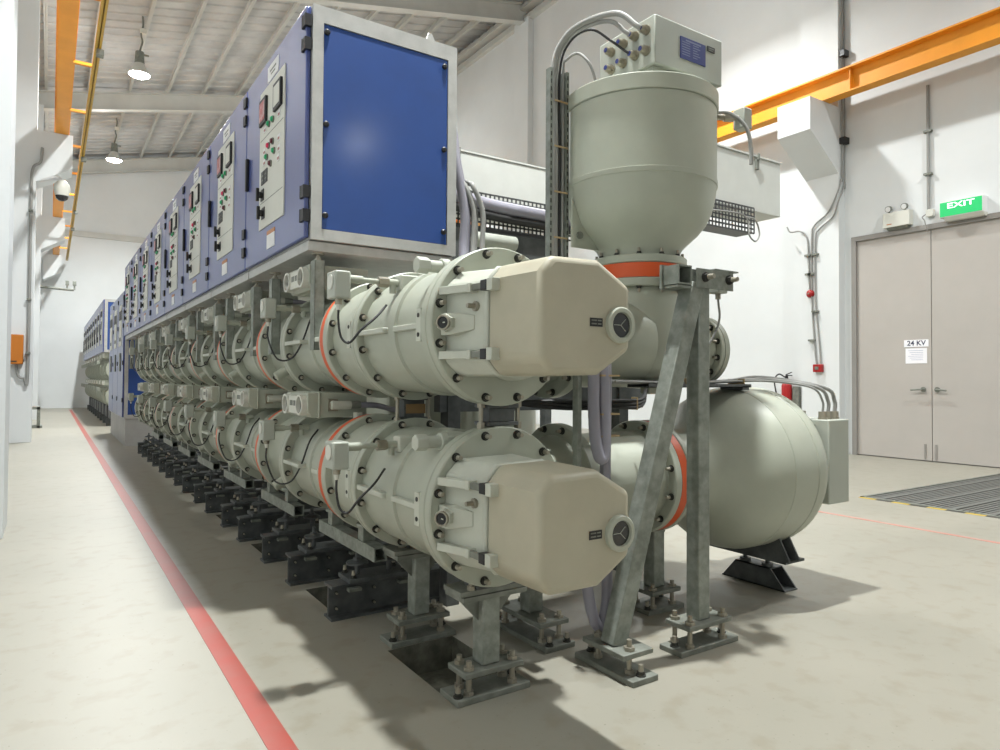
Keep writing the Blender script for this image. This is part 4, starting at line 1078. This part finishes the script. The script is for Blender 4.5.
cl = crane_beam(0.112, 5.305, YB, 28.6, 0.36, 0.19, 'orange crane beam along the left columns')
t = thing('conductor_rail', 'thin yellow conductor rail beside the left orange crane beam', 'rail', (0.47, 10, 5.25))
q = MB(); q.box(0.40, 0.428, YB, 28.4, 5.20, 5.26); q.box(0.442, 0.47, YB, 28.4, 5.20, 5.26); q.box(0.41, 0.46, YB, 28.4, 5.255, 5.27)
q.build('rail_bar', 'cranerail', t)
y = -1.1
while y < 28:
    MB().box(0.19, 0.44, y, y + 0.06, 5.272, 5.31).build('bracket', 'crane', t); y += 1.95
for y in (9.8, 14.8, 19.7, 22.0):
    MB().box(0.42, 0.50, y, y + 0.12, 5.13, 5.2).build('clamp', 'greyplate', t)

# ================================================================== lamps
def lamp(x, y, label, power=1.0):
    z = 7.7; zr = zraf(x) + 0.48
    t = thing('high_bay_lamp', label, 'lamp', (x, y, z), 'high bay lamps under the roof')
    r = MB(); r.lathe([(0.0, 0.21), (0.02, 0.215), (0.14, 0.15), (0.24, 0.10), (0.24, 0.0)], (x, y, z), (0, 0, 1), 32); r.build('reflector', 'steelwhite', t)
    r = MB(); r.cyl((x, y, z + 0.24), (x, y, z + 0.50), 0.10, 0.085, seg=24); r.box(x - 0.02, x + 0.18, y - 0.02, y + 0.02, z + 0.44, z + 0.47); r.build('ballast', 'greyplate', t)
    l = MB(); l.lathe([(0.02, 0.0), (0.02, 0.205), (-0.02, 0.19), (-0.05, 0.12), (-0.06, 0)], (x, y, z), (0, 0, 1), 32); l.build('lens', 'lens', t)
    c = MB().tube([(x, y, z + 0.5), (x + 0.02, y, z + 0.6), (x + 0.05, y, z + 0.75), (x + 0.02, y, z + 0.9), (x + 0.06, y, z + 1.1), (x + 0.05, y, zr)], 0.018, seg=8); c.build('hanging_cord', 'greyplate', t)
    MB().box(x, x + 0.12, y - 0.05, y + 0.05, z + 0.92, z + 1.02).build('connector', 'cream', t)
    ld = bpy.data.lights.new('high_bay_light', 'AREA'); ld.shape = 'DISK'; ld.size = 0.24
    ld.energy = LAMP_W * power; ld.color = (0.965, 0.995, 0.99); ld.spread = math.radians(150)
    lo = bpy.data.objects.new('high_bay_light', ld); C.objects.link(lo); lo.location = (0, 0, -0.075); lo.parent = t
    pd = bpy.data.lights.new('high_bay_bulb', 'POINT'); pd.energy = LAMP_W * power * 0.24; pd.shadow_soft_size = 0.08; pd.color = ld.color
    po = bpy.data.objects.new('high_bay_bulb', pd); C.objects.link(po); po.location = (0, 0, -0.17); po.parent = t
    return t
LAMP_W = 500
LY = (2.3, 9.7, 16.65, 23.66)
RY = (-11.5, 0.4, 7.4, 17.6)
for i, y in enumerate(LY):
    lb = {2: 'nearer lit high bay lamp hanging above the left aisle', 3: 'farther lit high bay lamp hanging near the far wall'}.get(i, 'high bay lamp of the left row, %s from the back wall' % ORD[i])
    lamp((1.76, 1.6, 1.52, 1.52)[i], y, lb, (1.15, 0.85, 1.0, 1.0)[i])
for i, y in enumerate(RY):
    lamp(7.8 if i else 7.0, y, 'high bay lamp of the right row, %s from the back wall' % ORD[i], {0: 0.5, 1: 0.55, 2: 0.5}.get(i, 0.7))

# ================================================================== things on the right wall
t = thing('exit_sign', 'green lit EXIT sign on the wall above the double door', 'sign', (10.1, 4.155, 3.33))
MB().box(10.06, XW, 3.895, 4.415, 3.33, 3.54).build('case', 'white', t, bevel=0.003)
MB().prism([(10.06, 3.33), (XW, 3.33), (XW, 3.28), (10.10, 3.28)], 'Y', 3.89, 4.36).build('base_tray', 'cream', t)
MB().box(10.055, 10.061, 3.905, 4.405, 3.34, 3.53).build('green_face', 'exitgreen', t)
ex = text('letters', 'EXIT', 0.125, (10.054, 4.155, 3.472), t, 'exitwhite', '-X')
ex.scale = (1.3, 0.8, 1)
t = thing('emergency_light', 'white twin-head emergency light beside the exit sign', 'emergency light', (10.12, 5.0, 3.3))
MB().box(10.09, XW, 4.815, 5.185, 3.335, 3.545).build('case', 'cream', t, bevel=0.005)
MB().prism([(10.10, 3.335), (XW, 3.335), (XW, 3.30), (10.13, 3.30)], 'Y', 4.85, 5.14).build('base_tray', 'greyplate', t)
for yy in (4.90, 5.12):
    q = MB(); q.mat(0).cyl((10.14, yy, 3.545), (10.14, yy, 3.585), 0.015, seg=10); q.cyl((10.16, yy, 3.62), (10.11, yy, 3.605), 0.04, 0.045, seg=18); q.mat(1).cyl((10.109, yy, 3.604), (10.105, yy, 3.603), 0.036, seg=18)
    q.build('lamp_head', ['greyplate', 'white'], t)
q = MB(); q.box(10.088, 10.09, 5.06, 5.13, 3.37, 3.385); q.build('sticker', 'tagorange', t)
t = thing('junction_box', 'small white junction box between emergency light and exit sign', 'junction box', (10.15, 4.6, 3.42))
MB().box(10.13, XW, 4.53, 4.62, 3.40, 3.50).build('case', 'cream', t, bevel=0.004)
MB().tube([(10.14, 4.62, 3.44), (10.12, 4.66, 3.40), (10.12, 4.63, 3.35), (10.14, 4.62, 3.25), (10.16, 4.6, 3.18)], 0.007, seg=8).build('lead', 'frameg', t)
def conduit(pts, r, label, clips=(), name='conduit', mat='greycable', smooth=True):
    t = thing(name, label, 'conduit', pts[0], 'conduits on the walls')
    MB().tube(pts, r, seg=10, smooth=smooth).build('pipe', mat, t)
    for c in clips:
        MB().box(c[0] - 0.035, c[0] + 0.03, c[1] - 0.05, c[1] + 0.05, c[2] - 0.015, c[2] + 0.015).build('clip', 'greyplate', t)
    return t
conduit([(10.17, 4.60, 3.50), (10.17, 4.60, 5.25)], 0.02, 'straight conduit rising from the junction box to the orange beam', [(10.17, 4.6, 4.0), (10.17, 4.6, 4.6)])
cx = XW - 0.16 - 0.022
conduit([(cx, 6.68, 3.62), (cx, 6.62, 3.53), (cx, 6.45, 3.51), (cx, 6.34, 3.41), (cx, 6.31, 3.17), (cx, 6.29, 2.56)], 0.0125, 'curved conduit running down into the red alarm bell', [(cx, 6.30, 2.8), (cx, 6.31, 3.1)])
conduit([(cx + 0.08, 5.795, 7.5), (cx + 0.08, 5.795, 4.5), (cx + 0.05, 5.795, 4.2), (cx - 0.03, 5.81, 3.98), (cx, 5.98, 3.72), (cx, 6.20, 3.56), (cx, 6.25, 3.36), (cx, 6.25, 2.4), (cx, 6.20, 1.6), (cx, 6.17, 1.36)], 0.0125, 'left one of two conduits running down to the red call point', [(cx, 6.25, 2.8), (cx, 6.25, 1.75)])
conduit([(cx + 0.14, 5.79, 7.5), (cx + 0.14, 5.79, 4.4), (cx + 0.11, 5.785, 4.1), (cx - 0.03, 5.79, 3.86), (cx, 5.90, 3.64), (cx, 6.12, 3.49), (cx, 6.19, 3.32), (cx, 6.19, 2.4), (cx, 6.12, 1.6), (cx, 6.11, 1.36)], 0.0125, 'right one of two conduits running down to the red call point', [(cx, 6.19, 2.2), (cx, 6.19, 3.1)])
for zz in (6.1, 4.75):
    tag(MB().box(10.06, 10.19, 5.73, 5.82, zz, zz + 0.10).build('cable_clamp', 'black', bevel=0.006), 'black clamp on the right column, %s the orange beam' % ('above' if zz > 5 else 'just below'), 'clamp')
t = thing('alarm_bell', 'round red alarm bell on the white wall', 'alarm bell', (10.15, 6.38, 2.45))
MB().lathe([(0, 0), (0, 0.062), (0.03, 0.062), (0.055, 0.045), (0.065, 0.02), (0.066, 0)], (XW - 0.16, 6.28, 2.49), (-1, 0, 0), 28).build('gong', 'redpaint', t)
MB().cyl((XW - 0.224, 6.28, 2.49), (XW - 0.232, 6.28, 2.49), 0.014, seg=14).build('centre_screw', 'bolt', t)
t = thing('call_point', 'small red fire call point at the bottom of two conduits', 'fire alarm', (10.17, 6.24, 1.26))
MB().box(9.97, XW - 0.16, 6.07, 6.21, 1.25, 1.37).build('case', 'redpaint', t, bevel=0.005)
MB().box(9.965, 9.971, 6.115, 6.175, 1.285, 1.335).build('glass_pane', 'greyplate', t)
t = thing('fire_extinguisher', 'red fire extinguisher on the wall behind the horizontal tank', 'fire extinguisher', (10.1, 6.75, 0.6))
MB().lathe([(0.62, 0), (0.62, 0.075), (0.65, 0.08), (1.03, 0.08), (1.09, 0.06), (1.12, 0.03), (1.15, 0.03), (1.15, 0)], (10.1, 6.75, 0), (0, 0, 1), 28).build('cylinder', 'redpaint', t)
q = MB(); q.cyl((10.1, 6.75, 1.15), (10.1, 6.75, 1.19), 0.025, seg=12); q.box(10.08, 10.12, 6.66, 6.76, 1.19, 1.205); q.bar((10.1, 6.76, 1.21), (10.1, 6.66, 1.25), 0.03, 0.01); q.build('valve_handle', 'black', t)
MB().tube([(10.1, 6.78, 1.17), (10.08, 6.88, 1.22), (10.06, 6.95, 1.12), (10.04, 6.9, 0.9), (10.03, 6.85, 0.75)], 0.012).build('discharge_hose', 'cable', t)
MB().box(10.12, 10.19, 6.55, 6.66, 0.62, 1.02).build('bracket', 'greyplate', t)
t = thing('door_notice', 'white paper notice reading 24 KV on the left door leaf', 'notice', (10.2, 4.79, 1.6))
MB().box(XW + 0.006, XW + 0.0095, 4.63, 4.955, 1.60, 1.70).build('paper_strip', 'paper', t)
text('letters', '24 KV', 0.098, (XW + 0.0055, 4.79, 1.65), t, 'ink', '-X')
t = thing('door_sheet', 'white printed sheet taped below the 24 KV notice', 'paper', (10.2, 4.79, 1.35))
MB().box(XW + 0.006, XW + 0.0095, 4.65, 4.935, 1.365, 1.58).build('sheet', 'paper', t)
q = MB()
for i in range(6): q.box(XW + 0.0055, XW + 0.0062, 4.70, 4.90 - 0.02 * (i % 3), 1.545 - i * 0.026, 1.549 - i * 0.026)
tag(q.build('print', 'line_ink', t), kind='stuff')
# grating
t = thing('floor_grating', 'steel floor grating set into the floor before the double door', 'grating', (8.05, 0.3, 0))
x0, x1, y0, y1 = grate
q = MB(); q.box(x0, x0 + 0.04, y0, y1, -0.03, 0.004); q.box(x1 - 0.04, x1, y0, y1, -0.03, 0.004); q.box(x0, x1, y1 - 0.03, y1, -0.03, 0.004); q.box(x0, x1, y0, y0 + 0.03, -0.03, 0.004)
q.build('frame', 'greyplate', t)
q = MB(); y = y0 + 0.05
i = 0
while y < y1 - 0.06:
    w = 0.03 if i % 6 else 0.055
    q.box(x0 + 0.04, x1 - 0.04, y, y + w, -0.025, 0.0 if i % 6 else 0.003); y += w + 0.016; i += 1
q.build('bars', 'grating', t)
q = MB()
for i in range(22):
    ya = y1 - 0.02 - i * 0.3
    q.mat(0).box(6.44, 6.49, ya - 0.15, ya, 0.0, 0.002); q.mat(1).box(6.44, 6.49, ya - 0.3, ya - 0.15, 0.0, 0.002)
struct('trim_6', q, ['hazard', 'nut'], smooth=0)

# ================================================================== things on the left columns
conduit([(-0.17, 13.92, 5.0), (-0.19, 13.9, 4.75), (-0.30, 13.91, 4.6), (-0.31, 13.91, 4.0), (-0.31, 13.91, 1.2), (-0.36, 13.9, 1.08), (-0.44, 13.9, 1.12), (-0.47, 13.9, 1.3)], 0.022, 'conduit running down the left column to the orange wall box', [(-0.31, 13.91, 3.9), (-0.31, 13.91, 2.4), (-0.31, 13.91, 1.5)])
t = thing('wall_box', 'orange telephone box mounted on the left column', 'wall box', (-0.46, 13.86, 1.3))
MB().box(-0.56, -0.375, 13.80, 13.95, 1.31, 1.80).build('case', 'obox', t, bevel=0.012)
q = MB(); q.box(-0.372, -0.366, 13.83, 13.9, 1.35, 1.39); q.box(-0.55, -0.46, 13.795, 13.80, 1.345, 1.365); q.build('latch', 'nut', t)
# camera on the far column
t = thing('dome_camera', 'white dome security camera below the first left corbel', 'camera', (0.1, 11.9, 3.9))
q = MB(); q.tube([(-0.2, 14.0, 4.45), (0.02, 13.85, 4.5), (0.10, 13.75, 4.46)], 0.035); q.build('arm', 'white', t)
MB().lathe([(4.18, 0.0), (4.18, 0.10), (4.30, 0.125), (4.38, 0.11), (4.44, 0.06), (4.46, 0)], (0.12, 13.75, 0), (0, 0, 1), 28).build('housing', 'cream', t)
MB().lathe([(4.18, 0.1), (4.13, 0.085), (4.10, 0.05), (4.09, 0)], (0.12, 13.75, 0), (0, 0, 1), 24).build('dome', 'camglass', t)
t = thing('pipe_bracket', 'thin pipe bracket with two sensors sticking out from the farthest left column', 'bracket', (0.2, 26.0, 4.0))
MB().tube([(-0.85, 26.0, 3.98), (0.45, 26.0, 3.92), (0.60, 26.0, 3.92)], 0.04, smooth=False).build('arm', 'greyplate', t)
for xx in (0.42, 0.62):
    q = MB(); q.cyl((xx, 26.0, 3.92), (xx, 26.0, 4.1), 0.025, seg=10); q.box(xx - 0.05, xx + 0.05, 25.95, 26.05, 4.06, 4.2); q.build('sensor_head', 'greyplate', t)
t = thing('floor_stand', 'small dark grey frame stand at the foot of the left column', 'stand', (-0.3, 17.9, 0))
q = MB()
q.box(-0.60, -0.56, 17.7, 18.1, 0, 0.45); q.box(-0.22, -0.16, 17.7, 18.1, 0, 0.45); q.box(-0.60, -0.16, 17.7, 18.1, 0.40, 0.46); q.box(-0.60, -0.12, 17.7, 18.1, 0.0, 0.05)
q.build('frame', 'greyplate', t)

# ================================================================== world, camera, view
w = bpy.data.worlds.new('world'); bpy.context.scene.world = w
w.use_nodes = True
w.node_tree.nodes['Background'].inputs[0].default_value = (0.6, 0.65, 0.7, 1)
w.node_tree.nodes['Background'].inputs[1].default_value = 0.05
cam = bpy.data.cameras.new('camera'); co = bpy.data.objects.new('camera', cam); C.objects.link(co)
F, YAW, PITCH, ROLL, CYP = 681.68, 0.583508, 0.0209533, 0.0061231, 365.42
fw = V((math.sin(YAW) * math.cos(PITCH), math.cos(YAW) * math.cos(PITCH), math.sin(PITCH)))
r0 = V((math.cos(YAW), -math.sin(YAW), 0)); u0 = r0.cross(fw)
R = r0 * math.cos(ROLL) + u0 * math.sin(ROLL); U = -r0 * math.sin(ROLL) + u0 * math.cos(ROLL)
mw = Matrix((R, U, -fw)).transposed().to_4x4(); mw.translation = V((0, 0, 1.1))
co.matrix_world = mw
cam.sensor_width = 36; cam.lens = F * 36 / 1000; cam.shift_y = -(375 - CYP) / 1000
cam.clip_start = 0.05; cam.clip_end = 100
sc = bpy.context.scene
sc.camera = co
sc.view_settings.view_transform = 'Standard'; sc.view_settings.look = 'None'
sc.view_settings.gamma = 1; sc.view_settings.use_curve_mapping = False
sc.view_settings.exposure = 0.0
